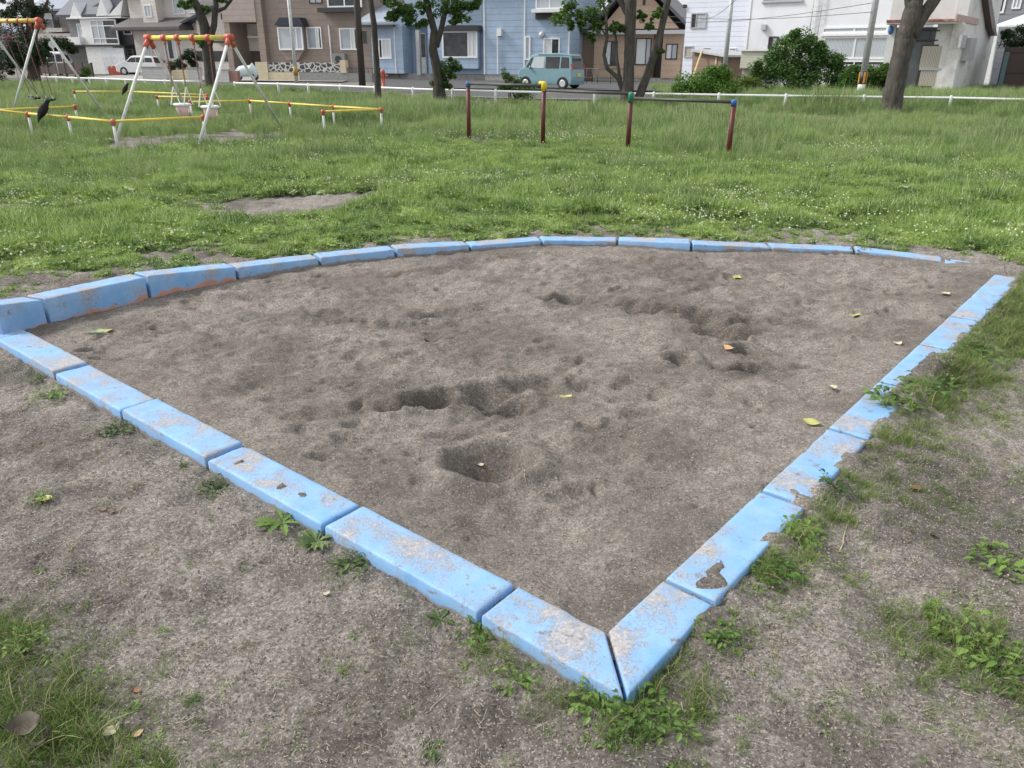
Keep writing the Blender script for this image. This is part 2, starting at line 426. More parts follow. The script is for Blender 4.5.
grid_obj('ground', X, Y, HG, None, m_soil)
iy = np.where((ys > .9) & (ys < 7.2))[0]; ix = np.where((xs > -3.85) & (xs < 4.55))[0]
Xs = X[np.ix_(iy, ix)]; Ys = Y[np.ix_(iy, ix)]
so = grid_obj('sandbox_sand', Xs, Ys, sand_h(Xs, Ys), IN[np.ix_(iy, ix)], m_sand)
co_ = np.empty(len(so.data.vertices) * 3, dtype=np.float32); so.data.vertices.foreach_get('co', co_); co_ = co_.reshape(-1, 3).astype(float)
pit_dk = np.zeros(len(co_))                     # sand colour darker in and round the dug pits, more where deeper
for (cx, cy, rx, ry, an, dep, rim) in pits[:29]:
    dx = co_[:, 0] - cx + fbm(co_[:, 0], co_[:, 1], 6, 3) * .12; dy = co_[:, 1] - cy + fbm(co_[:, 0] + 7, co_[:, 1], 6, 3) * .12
    pit_dk = np.maximum(pit_dk, np.exp(-((dx / (rx * 1.5)) ** 2 + (dy / (ry * 1.5)) ** 2)) * min(1, dep / .05))
at = so.data.attributes.new('pit_dark', 'FLOAT', 'POINT'); at.data.foreach_set('value', pit_dk.astype(np.float32))

# ------------------------------------------------------------------ blue kerb blocks
def paintm(primer=False):
    m, n, b = newmat('worn blue paint on concrete')
    tc = N(n, 'ShaderNodeTexCoord'); oi = N(n, 'ShaderNodeObjectInfo')
    mu = N(n, 'ShaderNodeVectorMath', operation='SCALE'); 
    cb = N(n, 'ShaderNodeCombineXYZ'); n.links.new(oi.outputs['Random'], cb.inputs[0]); n.links.new(oi.outputs['Random'], cb.inputs[1])
    n.links.new(cb.outputs[0], mu.inputs[0]); mu.inputs['Scale'].default_value = 40
    ad = N(n, 'ShaderNodeVectorMath', operation='ADD'); n.links.new(tc.outputs['Object'], ad.inputs[0]); n.links.new(mu.outputs[0], ad.inputs[1])
    co = ad.outputs[0]
    big = noise(n, co, 4.5, 5, .62); fine = noise(n, co, 130, 4, .78)
    ge = N(n, 'ShaderNodeNewGeometry')
    sepn = N(n, 'ShaderNodeSeparateXYZ'); n.links.new(ge.outputs['True Normal'], sepn.inputs[0])
    # wear: large worn areas broken up by speckle, mostly on the walked-on tops
    a = N(n, 'ShaderNodeMath', operation='MULTIPLY_ADD'); n.links.new(big, a.inputs[0]); a.inputs[1].default_value = 2.0; 
    f2 = N(n, 'ShaderNodeMath', operation='MULTIPLY'); n.links.new(fine, f2.inputs[0]); f2.inputs[1].default_value = 1.6
    n.links.new(f2.outputs[0], a.inputs[2])
    up = N(n, 'ShaderNodeMath', operation='MULTIPLY_ADD'); n.links.new(sepn.outputs['Z'], up.inputs[0]); up.inputs[1].default_value = .10; n.links.new(a.outputs[0], up.inputs[2])
    wr = N(n, 'ShaderNodeMath', operation='MULTIPLY_ADD'); n.links.new(oi.outputs['Random'], wr.inputs[0]); wr.inputs[1].default_value = .08; n.links.new(up.outputs[0], wr.inputs[2])
    mask = ramp(n, wr.outputs[0], [(.0, (0, 0, 0)), (1., (1, 1, 1))])
    mr = N(n, 'ShaderNodeMapRange'); n.links.new(wr.outputs[0], mr.inputs[0])
    mr.inputs[1].default_value = 2.02; mr.inputs[2].default_value = 2.12
    n.nodes.remove(mask)
    blue = ramp(n, noise(n, co, 10, 4, .6), [(.3, (.165, .365, .66)), (.7, (.245, .455, .73))])
    conc = ramp(n, noise(n, co, 90, 4, .7), [(.3, (.17, .14, .12)), (.5, (.38, .345, .32)), (.7, (.58, .50, .45))])
    c = mixc(n, mr.outputs[0], blue.outputs[0], conc.outputs[0])
    # faint chalky haze of thinned paint round the bare spots
    mr2 = N(n, 'ShaderNodeMapRange'); n.links.new(wr.outputs[0], mr2.inputs[0]); mr2.inputs[1].default_value = 1.65; mr2.inputs[2].default_value = 2.03; mr2.inputs[4].default_value = .3
    c2 = mixc(n, mr2.outputs[0], c, (.42, .45, .52))
    # orange primer showing low on the side faces
    sepo = N(n, 'ShaderNodeSeparateXYZ'); n.links.new(tc.outputs['Object'], sepo.inputs[0])
    lowr = N(n, 'ShaderNodeMapRange'); n.links.new(sepo.outputs['Z'], lowr.inputs[0]); lowr.inputs[1].default_value = .11 if primer else .048; lowr.inputs[2].default_value = .0
    pn = noise(n, co, 9, 4, .6)
    pm = N(n, 'ShaderNodeMath', operation='MULTIPLY'); n.links.new(lowr.outputs[0], pm.inputs[0]); n.links.new(pn, pm.inputs[1])
    side = N(n, 'ShaderNodeMapRange'); n.links.new(sepn.outputs['Z'], side.inputs[0]); side.inputs[1].default_value = .5; side.inputs[2].default_value = .2
    pm2 = N(n, 'ShaderNodeMath', operation='MULTIPLY'); n.links.new(pm.outputs[0], pm2.inputs[0]); n.links.new(side.outputs[0], pm2.inputs[1])
    pr = ramp(n, pm2.outputs[0], [(.34, (0, 0, 0)), (.42, (1, 1, 1))] if primer else [(.27, (0, 0, 0)), (.36, (.9, .9, .9))])
    inn = N(n, 'ShaderNodeMapRange'); n.links.new(sepn.outputs['Y'], inn.inputs[0]); inn.inputs[1].default_value = -.2; inn.inputs[2].default_value = -.5
    c3 = mixc(n, pr.outputs[0], c2, (.55, .27, .19) if primer else (.24, .21, .185))
    # grime
    gr = ramp(n, noise(n, co, 16, 7, .78), [(.585, (0, 0, 0)), (.64, (.9, .9, .9))])
    c4 = mixc(n, gr.outputs[0], c3, (.22, .19, .165))
    n.links.new(c4, b.inputs['Base Color']); b.inputs['Roughness'].default_value = .62
    bp = N(n, 'ShaderNodeBump'); bp.inputs['Strength'].default_value = .6; bp.inputs['Distance'].default_value = .003; bp.invert = True
    n.links.new(mr.outputs[0], bp.inputs['Height']); 
    bp2 = N(n, 'ShaderNodeBump'); bp2.inputs['Strength'].default_value = .4; bp2.inputs['Distance'].default_value = .003
    n.links.new(noise(n, co, 60, 5, .6), bp2.inputs['Height']); n.links.new(bp.outputs[0], bp2.inputs['Normal'])
    n.links.new(bp2.outputs[0], b.inputs['Normal'])
    return m
m_paint = paintm(); m_paint2 = paintm(True)
def kerb(a_in, b_in, a_out, b_out, za, zb, label, gap=.007, zbot=-.12, rnd=.008, mat=None):
    """one cast block: a rounded cross-section swept from end a to end b, with chipped arrises"""
    ns = 30
    a_in, b_in, a_out, b_out = [Vector((p[0], p[1], 0)) for p in (a_in, b_in, a_out, b_out)]
    c0 = (a_in + b_in + a_out + b_out) / 4
    d = (b_in - a_in).normalized()
    a_in += d * gap; b_in -= d * gap; a_out += d * gap; b_out -= d * gap
    prof = [(0, -1), (0, .55), (0, .85), (.0, .0), (.0, 0)]
    # profile in (t across 0..1, z code)
    W = (a_out - a_in).length
    r = rnd
    pr = [(0.0, 'b'), (0.0, 'm'), (0.0, -r), (r * .3, -r * .3), (r, 0)] + [(W * k / 8, 0) for k in range(1, 8)] + [(W - r, 0), (W - r * .3, -r * .3), (W, -r), (W, 'm'), (W, 'b')]
    seed = random.uniform(0, 100)
    vs = []; fs = []; K = len(pr)
    rows = [0, .012] + [k / ns for k in range(1, ns)] + [.988, 1]
    for ti, t in enumerate(rows):
        I = a_in.lerp(b_in, t); O = a_out.lerp(b_out, t); z = za + (zb - za) * t
        endr = .006 if ti in (0, len(rows) - 1) else 0
        for k, (u, q) in enumerate(pr):
            p = I.lerp(O, min(1, max(0, u / W)))
            zz = zbot if q == 'b' else (z - .05 if q == 'm' else z + q)
            if q != 'b' and q != 'm': zz -= endr
            nz = mnoise.fractal(Vector((p.x * 14 + seed, p.y * 14, zz * 14)), 1, 2, 4)
            chip = 0
            if k in (2, 3, 4, K - 5, K - 4, K - 3):
                cc = mnoise.noise(Vector((p.x * 9 + seed * 2, p.y * 9, 3)))
                chip = max(0, cc - .28) * .016
            p = p.copy()
            cen = I.lerp(O, .5)
            p += (cen - p) * (chip / W) if (cen - p).length > 0 else Vector()
            zz += nz * .0022 - chip * .7
            vs.append((p.x - c0.x, p.y - c0.y, zz))
    R = len(rows)
    for i in range(R - 1):
        for k in range(K - 1):
            fs.append((i * K + k, i * K + k + 1, (i + 1) * K + k + 1, (i + 1) * K + k))
    fs.append(tuple(range(K))[::-1]); fs.append(tuple((R - 1) * K + k for k in range(K)))
    me = bpy.data.meshes.new('kerb_block'); me.from_pydata(vs, [], fs); me.materials.append(mat or m_paint)
    me.polygons.foreach_set('use_smooth', [True] * (len(fs) - 2) + [False] * 2); me.update()
    o = bpy.data.objects.new('kerb_block', me); C.objects.link(o); o.location = (c0.x, c0.y, 0)
    tag(o, label, 'kerb block', 'blue kerb blocks framing the sandbox')
    return o
# mitre at the front corner
ordw = ['first', 'second', 'third', 'fourth', 'fifth', 'sixth', 'seventh', 'eighth', 'ninth', 'tenth', 'eleventh', 'twelfth', 'thirteenth']
lookL = ['mitred blue kerb block on the left of the sandbox front corner', 'long blue kerb block, second up the left arm from the front corner, pinkish worn patch',
         'blue kerb block, third up the left arm from the front corner, brown sand patches', 'blue kerb block, fourth from the front corner up the left arm, speckled bare top',
         'blue kerb block, fifth from the front corner up the left arm', 'blue kerb block, sixth up the left arm from the front corner',
         'blue kerb block meeting the curved edge at the left side of the photo']
for i in range(7):
    a, b = Lp[i], Lp[i + 1]
    ao = corner_out if i == 0 else a + Ln * KW
    dz = [0, 0.002, -.002, .006, -.004, .006, .0][i]
    kerb(a, b, ao, b + Ln * KW, KT + dz, KT + dz, lookL[i], gap=.010 if i else .007)
lookR = ['mitred blue kerb block on the right of the sandbox front corner', 'blue kerb block, second up the right arm from the corner, oval sand patch on top',
         'blue kerb block, third from the front corner up the right arm, below the yellow leaf', 'blue kerb block, fourth from the front corner up the right arm, beside the yellow leaf',
         'blue kerb block, fifth from the front corner up the right arm, largely buried in soil', 'clean blue kerb block, sixth from the front corner up the right arm',
         'blue kerb block, next to last at the top of the right arm', 'last blue kerb block at the far end of the right arm']
for i in range(8):
    a, b = Rp[i], Rp[i + 1]
    ao = corner_out if i == 0 else a + Rn * KW
    kerb(a, b, ao, b + Rn * KW, KT, KT, lookR[i], gap=.012 if i else .008)
lookA = ['short tall blue kerb block where the curved edge meets the left arm', 'tall blue kerb block with orange primer band at the left of the curved edge', 'tall chipped blue kerb block, third along the curved edge from the left',
         'blue kerb block, fourth along the curved edge from the left', 'blue kerb block, fifth along the curved edge from the left', 'blue kerb block, sixth along the curved edge from the left',
         'blue kerb block, seventh along the curved edge from the left', 'blue kerb block, eighth along the curved edge, at the middle of the back', 'scuffed blue kerb block, ninth along the curved edge from the left',
         'blue kerb block with bare lower side, tenth along the curved edge', 'low blue kerb block, eleventh along the curved edge from the left', 'low blue kerb block before a weed gap, twelfth along the curved edge',
         'last nearly buried blue kerb block at the right end of the curved edge']
for i in range(len(Ap) - 1):
    j = .006 * ((i * 7) % 3 - 1)
    kerb(Ap[i], Ap[i + 1], Ap[i] + An[i] * .17, Ap[i + 1] + An[i + 1] * .17, Az[i] + j, Az[i + 1] + j * .5, lookA[i], gap=.012, mat=m_paint2 if i in (0, 1, 2) else None)

# ------------------------------------------------------------------ common materials
M_ = {}
M_['steel'] = simple('galvanised steel', (.50, .52, .53), .45, .15, 9, metal=.35)
M_['palepaint'] = simple('weathered white paint', (.66, .68, .66), .5, .12, 8, dirt=(.45, .43, .38))
M_['white'] = simple('white paint', (.78, .79, .78), .5, .08, 5)
M_['yellow'] = simple('yellow paint', (.74, .58, .10), .5, .15, 12, dirt=(.52, .42, .16))
M_['red'] = simple('red orange paint', (.52, .10, .06), .5, .3, 18, dirt=(.50, .24, .19))
M_['darkred'] = simple('dark red paint', (.11, .018, .016), .5, .3, 14, dirt=(.07, .03, .022))
M_['bluecap'] = simple('blue cap plastic', (.04, .13, .38), .45, .15, 9)
M_['greencap'] = simple('green cap plastic', (.03, .22, .13), .45, .15, 9)
M_['yellowcap'] = simple('yellow cap plastic', (.78, .58, .03), .45, .1, 9)
M_['pipe'] = simple('dull grey pipe', (.085, .082, .078), .5, .2, 9, metal=.2)
M_['rust'] = simple('rusty chain', (.22, .09, .07), .6, .3, 20)
M_['black'] = simple('black rubber', (.02, .02, .02), .6, .2, 12)
M_['dark'] = simple('dark paint', (.035, .035, .038), .5, .2, 5)
M_['navy'] = simple('navy metal', (.025, .03, .05), .4, .2, 5)
M_['conc'] = simple('concrete', (.40, .39, .37), .85, .18, 5, .006, dirt=(.22, .21, .19))
M_['asphalt'] = simple('asphalt', (.085, .085, .088), .9, .25, 3, .004, bscale=60)
M_['pink'] = simple('faded pink plastic', (.74, .56, .55), .5, .12, 9)
M_['winframe'] = simple('white window frame', (.82, .83, .84), .4, .05, 4)
M_['darkframe'] = simple('dark window frame', (.045, .035, .03), .4, .1, 4)
M_['greyframe'] = simple('grey window frame', (.42, .43, .44), .4, .1, 4)
M_['gdark'] = glassm('dark window glass', (.035, .04, .045))
M_['ggrey'] = glassm('net curtain behind glass', (.30, .33, .36), .12, (.55, .60, .63))
M_['gwhite'] = glassm('white curtain behind glass', (.52, .54, .55), .12, (.78, .80, .80))
M_['gbeige'] = glassm('beige curtain behind glass', (.30, .27, .23), .15, (.55, .50, .43))
M_['gblind'] = siding('slatted blind behind glass', (.40, .44, .48), .13, .45, .2)
M_['carglass'] = glassm('car glass', (.02, .022, .024), .05)

# ------------------------------------------------------------------ road and plots
def sheet(name, pts, z, mat, kind='structure', n=1):
    m = MB(); m.add([(a, b, z) for a, b in pts], [tuple(range(len(pts)))]); o = m.build(name, mat); o['kind'] = kind; return o
railtop = [(1120, 101.5), (1040, 100), (951, 98), (864, 97), (786, 96), (719, 95), (654, 94), (595, 93.2), (543, 92.3), (495.6, 91.2), (452.6, 90.2), (413, 89), (375, 87.4), (340, 86), (308, 85), (278, 84), (234.5, 83)]
railtop2 = [(200, 81.6), (184, 81.3), (165, 80.9), (145, 80.3), (125, 79.6), (106, 78.8), (89, 78.3), (72, 77.8), (56, 77.2), (42, 76.8)]
RZ = .45
R1 = [G(a, b, RZ) for a, b in railtop]; R2 = [G(a, b, RZ) for a, b in railtop2]
front = [(p.x, p.y + 3.6 + 1.2 * min(1, max(0, (p.x - 1) / 7))) for p in (R1 + R2)]
back = [(p[0], p[1] + 8.5 - 4 * min(1, max(0, (p[0] - 1) / 7))) for p in front]
front = [(60, front[0][1] + 1)] + front + [(-75, front[-1][1] + 12)]
back = [(60, back[0][1] + 1)] + back + [(-75, back[-1][1] + 12)]
m = MB()
for i in range(len(front) - 1):
    m.add([(*front[i], .075), (*front[i + 1], .075), (*back[i + 1], .075), (*back[i], .075)], [(3, 2, 1, 0)])
    for q in (front, back): m.add([(*q[i], .075), (*q[i + 1], .075), (*q[i + 1], -.1), (*q[i], -.1)], [(0, 1, 2, 3)])
ro = m.build('road', M_['asphalt']); ro['kind'] = 'structure'
m = MB()
for i in range(len(front) - 1):
    for off, wd in ((.15, .14),):
        m.add([(front[i][0], front[i][1] + off, .080), (front[i + 1][0], front[i + 1][1] + off, .080), (front[i + 1][0], front[i + 1][1] + off + wd, .080), (front[i][0], front[i][1] + off + wd, .080)], [(3, 2, 1, 0)])
ml = m.build('road_edge_line', M_['white']); ml['kind'] = 'structure'
sheet('driveway', [(G(395, 86).x, 46), (G(680, 90).x, 42), (9.2, 66), (-8.5, 74), (-12, 74)], .082, M_['asphalt'])
sheet('driveway', [(-34, 62), (-12, 58), (-12, 90), (-40, 95)], .081, simple('pale concrete paving', (.33, .32, .31), .9, .15, 2))

# guard pipe
def guard(pts, label):
    t = thing('guard_rail', label, 'guard rail', (pts[0].x, pts[0].y, 0), 'white pipe guard rails along the road')
    m = MB(); m.tube(pts, .04, 10); m.build('rail', M_['white'], t, True)
    for p in pts:
        m = MB(); m.tube([(p.x, p.y, -.1), (p.x, p.y, RZ + .02), (p.x, p.y, RZ + .075)], [.055, .055, .035], 12); m.build('post', M_['white'], t, True)
guard(R1, 'long white pipe guard rail between the park grass and the road')
guard(R2, 'short white pipe guard rail at the left, in front of the grey house')

# ------------------------------------------------------------------ buildings
class Fac:
    """a facade plane through two ground points seen at (px, distance)"""
    def __init__(s, p0, p1):
        a = P(p0[0], 70, p0[1]); b = P(p1[0], 70, p1[1]); a.z = b.z = 0
        s.o = a; s.u = (b - a).normalized(); s.L = (b - a).length
        s.n = Vector((s.u.y, -s.u.x, 0))
        if s.n.y > 0: s.n = -s.n
    def st(s, px, py, d=0):
        o = s.o + s.n * d; r = ray(px, py); c = Vector((0, 0, H))
        t = (o - c).dot(s.n) / r.dot(s.n); q = c + r * t - o
        return q.dot(s.u), q.z + 0
    def W(s, a, z, d=0): 
        q = s.o + s.u * a + s.n * d; return Vector((q.x, q.y, z))
    def box(s, m, a0, a1, z0, z1, d0, d1):
        m.hexa([s.W(a0, z0, d1), s.W(a1, z0, d1), s.W(a1, z0, d0), s.W(a0, z0, d0)], [s.W(a0, z1, d1), s.W(a1, z1, d1), s.W(a1, z1, d0), s.W(a0, z1, d0)])
    def pbox(s, m, x0, y0, x1, y1, d0, d1, dr=0):
        """box whose front outline is the picture rectangle (front at depth offset d1)"""
        a0, z1 = s.st(x0, (y0 + y1) / 2, dr)[0], s.st((x0 + x1) / 2, y0, dr)[1]
        a1, z0 = s.st(x1, (y0 + y1) / 2, dr)[0], s.st((x0 + x1) / 2, y1, dr)[1]
        s.box(m, a0, a1, z0, z1, d0, d1); return a0, a1, z0, z1
    def prism(s, m, pts, d0, d1):
        n = len(pts); v = [s.W(a, z, d1) for a, z in pts] + [s.W(a, z, d0) for a, z in pts]
        m.add(v, [tuple(range(n)), tuple(range(2 * n - 1, n - 1, -1))] + [(i, n + i, n + (i + 1) % n, (i + 1) % n) for i in range(n)])
    def pprism(s, m, pp, d0, d1, dr=0): s.prism(m, [s.st(a, b, dr) for a, b in pp], d0, d1)
def window(F, b, x0, y0, x1, y1, frame='winframe', pane='gdark', mull=(.5,), trans=(), fw=.07, d=0, panes=None, name='window', sill=False):
    a0, z1 = F.st(x0, (y0 + y1) / 2, d)[0], F.st((x0 + x1) / 2, y0, d)[1]
    a1, z0 = F.st(x1, (y0 + y1) / 2, d)[0], F.st((x0 + x1) / 2, y1, d)[1]
    if a0 > a1: a0, a1 = a1, a0
    m = MB()
    F.box(m, a0, a0 + fw, z0, z1, d - .03, d + .07); F.box(m, a1 - fw, a1, z0, z1, d - .03, d + .07)
    F.box(m, a0 + fw, a1 - fw, z0, z0 + fw, d - .03, d + .07); F.box(m, a0 + fw, a1 - fw, z1 - fw, z1, d - .03, d + .07)
    cuts = [a0 + fw] ; 
    for q in mull:
        c = a0 + (a1 - a0) * q; F.box(m, c - fw * .4, c + fw * .4, z0 + fw, z1 - fw, d - .03, d + .055); cuts.append(c)
    cuts.append(a1 - fw)
    for q in trans:
        c = z0 + (z1 - z0) * q; F.box(m, a0 + fw, a1 - fw, c - fw * .4, c + fw * .4, d - .03, d + .052)
    w_ = m.build(name, M_[frame], b)
    for i in range(len(cuts) - 1):
        m = MB(); F.box(m, cuts[i], cuts[i + 1], z0 + fw * .5, z1 - fw * .5, d - .02, d + .015 + .004 * (i % 2))
        m.build('pane', M_[(panes or [pane] * 9)[i]], w_)
    if sill:
        m = MB(); F.box(m, a0 - .05, a1 + .05, z0 - .08, z0 - .005, d - .03, d + .14); m.build('sill', M_[frame], w_)
    return w_
def facbuild(F, fn, name, mat, parent):
    m = MB(); fn(m); return m.build(name, mat, parent)

# --- far-left brown grey house
F = Fac((20, 96), (84, 92))
b = thing('house', 'dull brown house with a small balcony at far left behind the swings', 'house', F.o)
m = MB(); F.box(m, F.st(37, 50)[0], F.st(80, 50)[0], 0, F.st(60, 11)[1], -8, 0); m.build('wall', siding('brown grey render', (.20, .175, .15), .4, .9), b)
rf = MB(); z = F.st(60, 11)[1]; a0 = F.st(34, 50)[0]; a1 = F.st(82, 50)[0]
rf.hexa([F.W(a0, z, .6), F.W(a1, z, .6), F.W(a1, z, -8.4), F.W(a0, z, -8.4)], [F.W(a0 + .5, z + .2, .6), F.W(a1 - .5, z + .2, .6), F.W(a1 - 3, z + 3.2, -4), F.W(a0 + 3, z + 3.2, -4)])
m_bluroof = siding('blue grey metal roof', (.22, .26, .33), .45, .6, .35); rf.build('roof', m_bluroof, b)
window(F, b, 44, 13.5, 53, 28, 'winframe', 'ggrey', (.5,)); window(F, b, 53.5, 14, 59, 28, 'darkframe', 'gdark', ())
m = MB()
for k in range(16): x = 43 + k * 1.0; F.pbox(m, x, 20, x + .25, 28, .75, .8, .8)
F.pbox(m, 43, 19.5, 59.5, 20.3, .73, .82, .8); m.build('balcony_rail', M_['dark'], b)
m = MB(); F.pbox(m, 43, 28, 62, 32, .0, 1.0, 1.0); m.build('balcony', M_['conc'], b)
m = MB(); F.pbox(m, 37, 33.5, 76, 38, .0, 2.2, 2.2); m.build('porch_roof', simple('pinkish fascia', (.46, .40, .38), .6, .1), b)

# --- dark grey house with white dormers and garage
F = Fac((66, 87), (140, 83))
m_grey = siding('dark grey siding', (.105, .112, .125), .28, .75)
m_greyl = siding('light grey siding', (.20, .205, .21), .3, .8)
b = thing('house', 'dark grey house with white dormer gables and bay window above a garage', 'house', F.o)
sx = lambda px, py=40: F.st(px, py)[0]
sz = lambda py, px=100: F.st(px, py)[1]
ze = sz(17)
m = MB(); F.box(m, sx(77), sx(133), 0, ze, -9, 0); F.prism(m, [(sx(77), ze), (sx(133), ze), (sx(133), ze + 1.6), (sx(127), ze + 2.2)], -9, 0) ; m.build('wall', m_grey, b)
m = MB(); F.box(m, sx(73.5), sx(92), sz(45.5), ze - .05, -5, .25); m.build('wall', m_greyl, b)
m = MB(); a0, a1 = sx(68), sx(121)
m.hexa([F.W(a0, ze, .9), F.W(a1, ze, .9), F.W(a1 + .6, ze + 4.2, -4.4), F.W(a0 + .6, ze + 4.2, -4.4)], [F.W(a0, ze + .22, .9), F.W(a1, ze + .22, .9), F.W(a1 + .6, ze + 4.45, -4.4), F.W(a0 + .6, ze + 4.45, -4.4)])
r = m.build('roof', siding('dark roof sheet', (.06, .07, .10), .35, .6, .6), b)
def solar():
    m, n, bb = newmat('solar panels'); br = N(n, 'ShaderNodeTexBrick'); br.offset = 0
    br.inputs['Color1'].default_value = (.05, .10, .24, 1); br.inputs['Color2'].default_value = (.06, .11, .27, 1); br.inputs['Mortar'].default_value = (.35, .38, .42, 1)
    br.inputs['Scale'].default_value = 1; br.inputs['Mortar Size'].default_value = .02; br.inputs['Brick Width'].default_value = .9; br.inputs['Row Height'].default_value = .7
    n.links.new(objco(n, (1, 1, 1)), br.inputs['Vector']); n.links.new(br.outputs[0], bb.inputs['Base Color']); bb.inputs['Roughness'].default_value = .3
    return m
m_sol = solar()
for (xa, xb) in ((79, 96.5), (106, 120)):
    m = MB(); p0, p1 = sx(xa), sx(xb)
    m.hexa([F.W(p0, ze + .32, .7), F.W(p1, ze + .32, .7), F.W(p1 + .4, ze + 3.9, -3.85), F.W(p0 + .4, ze + 3.9, -3.85)], [F.W(p0, ze + .37, .7), F.W(p1, ze + .37, .7), F.W(p1 + .4, ze + 3.95, -3.85), F.W(p0 + .4, ze + 3.95, -3.85)])
    m.build('solar_panel', m_sol, r)
m_wsid = siding('white siding', (.74, .75, .76), .2, .75)
for tri in (((70, 18.5), (81.5, 17.5), (74, 2)), ((96.5, 16), (109, 15.5), (101, -2)), ((108.5, 15.8), (121, 15.5), (123.5, -1))):
    m = MB(); F.pprism(m, tri, -1.5, 1.05, 1.0); m.build('dormer_gable', m_wsid, b)
m = MB(); F.pbox(m, 66, 17, 121, 18.4, .0, 1.12, 1.1); m.build('fascia', M_['white'], b)
window(F, b, 78.5, 23.5, 87, 43, 'winframe', 'ggrey', (.4,), d=.28, panes=['ggrey', 'gdark'])
m = MB(); F.box(m, sx(91), sx(119), sz(45), ze - .15, 0, .9); m.build('bay', M_['white'], b)
window(F, b, 92, 19.5, 117.5, 44.5, 'winframe', 'gdark', (.28, .5), (.24, .75), fw=.10, d=.92, panes=['ggrey', 'ggrey', 'gdark'])
m = MB(); F.pbox(m, 68, 37, 80, 45.5, .25, 1.4, 1.4); m.build('balcony', m_wsid, b)
window(F, b, 123.5, 24.5, 131.5, 34.5, 'winframe', 'gdark', ())
m = MB(); F.box(m, sx(70), sx(134), sz(46.5), sz(45), -1, 1.7); m.build('canopy', M_['dark'], b)
m = MB(); F.box(m, sx(72, 60), sx(100, 60), 0, sz(46.6), -1, 1.2); m.build('garage_wall', siding('grey lower siding', (.11, .11, .115), .4, .8), b)
d_ = MB(); F.pbox(d_, 90.5, 50, 101, 74, 1.2, 1.27, 1.25); dd = d_.build('door', M_['white'], b)
m = MB(); F.pbox(m, 90, 49.5, 96, 61, 1.27, 1.3, 1.28)
m = MB(); F.pbox(m, 92, 51, 98, 60, 1.27, 1.30, 1.28); m.build('pane', M_['gdark'], dd)
m = MB(); F.box(m, sx(100.5, 60), sx(127, 60), 0.05, sz(46.6), -1, 1.5); m.build('garage_wall', M_['white'], b)
m = MB(); F.pbox(m, 103, 48, 125.5, 74.2, 1.5, 1.54, 1.52); m.build('garage_door', siding('white shutter', (.68, .71, .75), .5, .8), b)
window(F, b, 127.3, 49, 133.6, 58.5, 'greyframe', 'gdark', (), (.33, .66))

# --- beige house
F = Fac((131, 82), (236, 77))
sx = lambda px, py=40: F.st(px, py)[0]
sz = lambda py, px=170: F.st(px, py)[1]
m_beige = siding('pinkish beige siding', (.62, .575, .53), .3, .88)
b = thing('house', 'two storey beige house with a dark skirt roof, behind the baby swings', 'house', F.o)
m = MB(); F.box(m, sx(134), sx(203), 0, 7.2, -9, 0); m.build('wall', m_beige, b)
m = MB(); F.prism(m, [(sx(203), 0), (sx(236), 0), (sx(236), sz(13, 236)), (sx(226), sz(8.5, 226)), (sx(203), sz(21, 203))], -8, .6); m.build('wall', m_beige, b)
m = MB(); F.prism(m, [(sx(186), sz(28, 186)), (sx(187), sz(25.5, 187)), (sx(225.5), sz(6, 225)), (sx(238), sz(12, 238)), (sx(238), sz(14, 238)), (sx(226), sz(9, 226))], -8, 1.2); m.build('roof', M_['navy'], b)
m = MB(); z0, z1 = sz(30.5), sz(23.5)
m.hexa([F.W(sx(128), z0, 1.9), F.W(sx(196), z0, 1.9), F.W(sx(196), z0, 0.02), F.W(sx(128), z0, .02)], [F.W(sx(128), z0 + .25, 1.9), F.W(sx(196), z0 + .25, 1.9), F.W(sx(192), z1 + .5, 0.02), F.W(sx(133), z1 + .5, 0.02)])
m.build('skirt_roof', siding('dark brown roof sheet', (.10, .085, .085), .3, .7), b)
m = MB(); F.pbox(m, 141, -12, 155.5, 22.5, 0, 1.0, 1.0); m.build('bay', m_beige, b)
window(F, b, 144.7, 5, 151.5, 17.5, 'winframe', 'ggrey', (.5,), d=1.0)
window(F, b, 173, -6, 184, 14.5, 'winframe', 'ggrey', (.5,)); window(F, b, 188, -6, 198, 13, 'winframe', 'gwhite', (.5,))
window(F, b, 144.5, 42, 152, 57.5, 'winframe', 'ggrey', (.5,)); window(F, b, 164.5, 38, 177, 59.5, 'winframe', 'ggrey', (.3, .72), panes=['gwhite', 'gdark', 'gwhite'], fw=.1)
window(F, b, 221.5, 13.5, 224.5, 19.5, 'darkframe', 'gdark', (), d=.6, fw=.04)
m = MB(); F.pbox(m, 211, 40.5, 229, 43, .6, 1.6, 1.6); m.build('canopy', M_['dark'], b)
m = MB(); F.pbox(m, 197, 51, 228, 61.5, .55, .66, .64); m.build('garage_opening', M_['dark'], b)
m = MB(); F.prism(m, [(0, 7.0), (F.L * .7, 7.0), (F.L * .35, 9.3)], -9.3, .5); m.build('roof', M_['navy'], b)

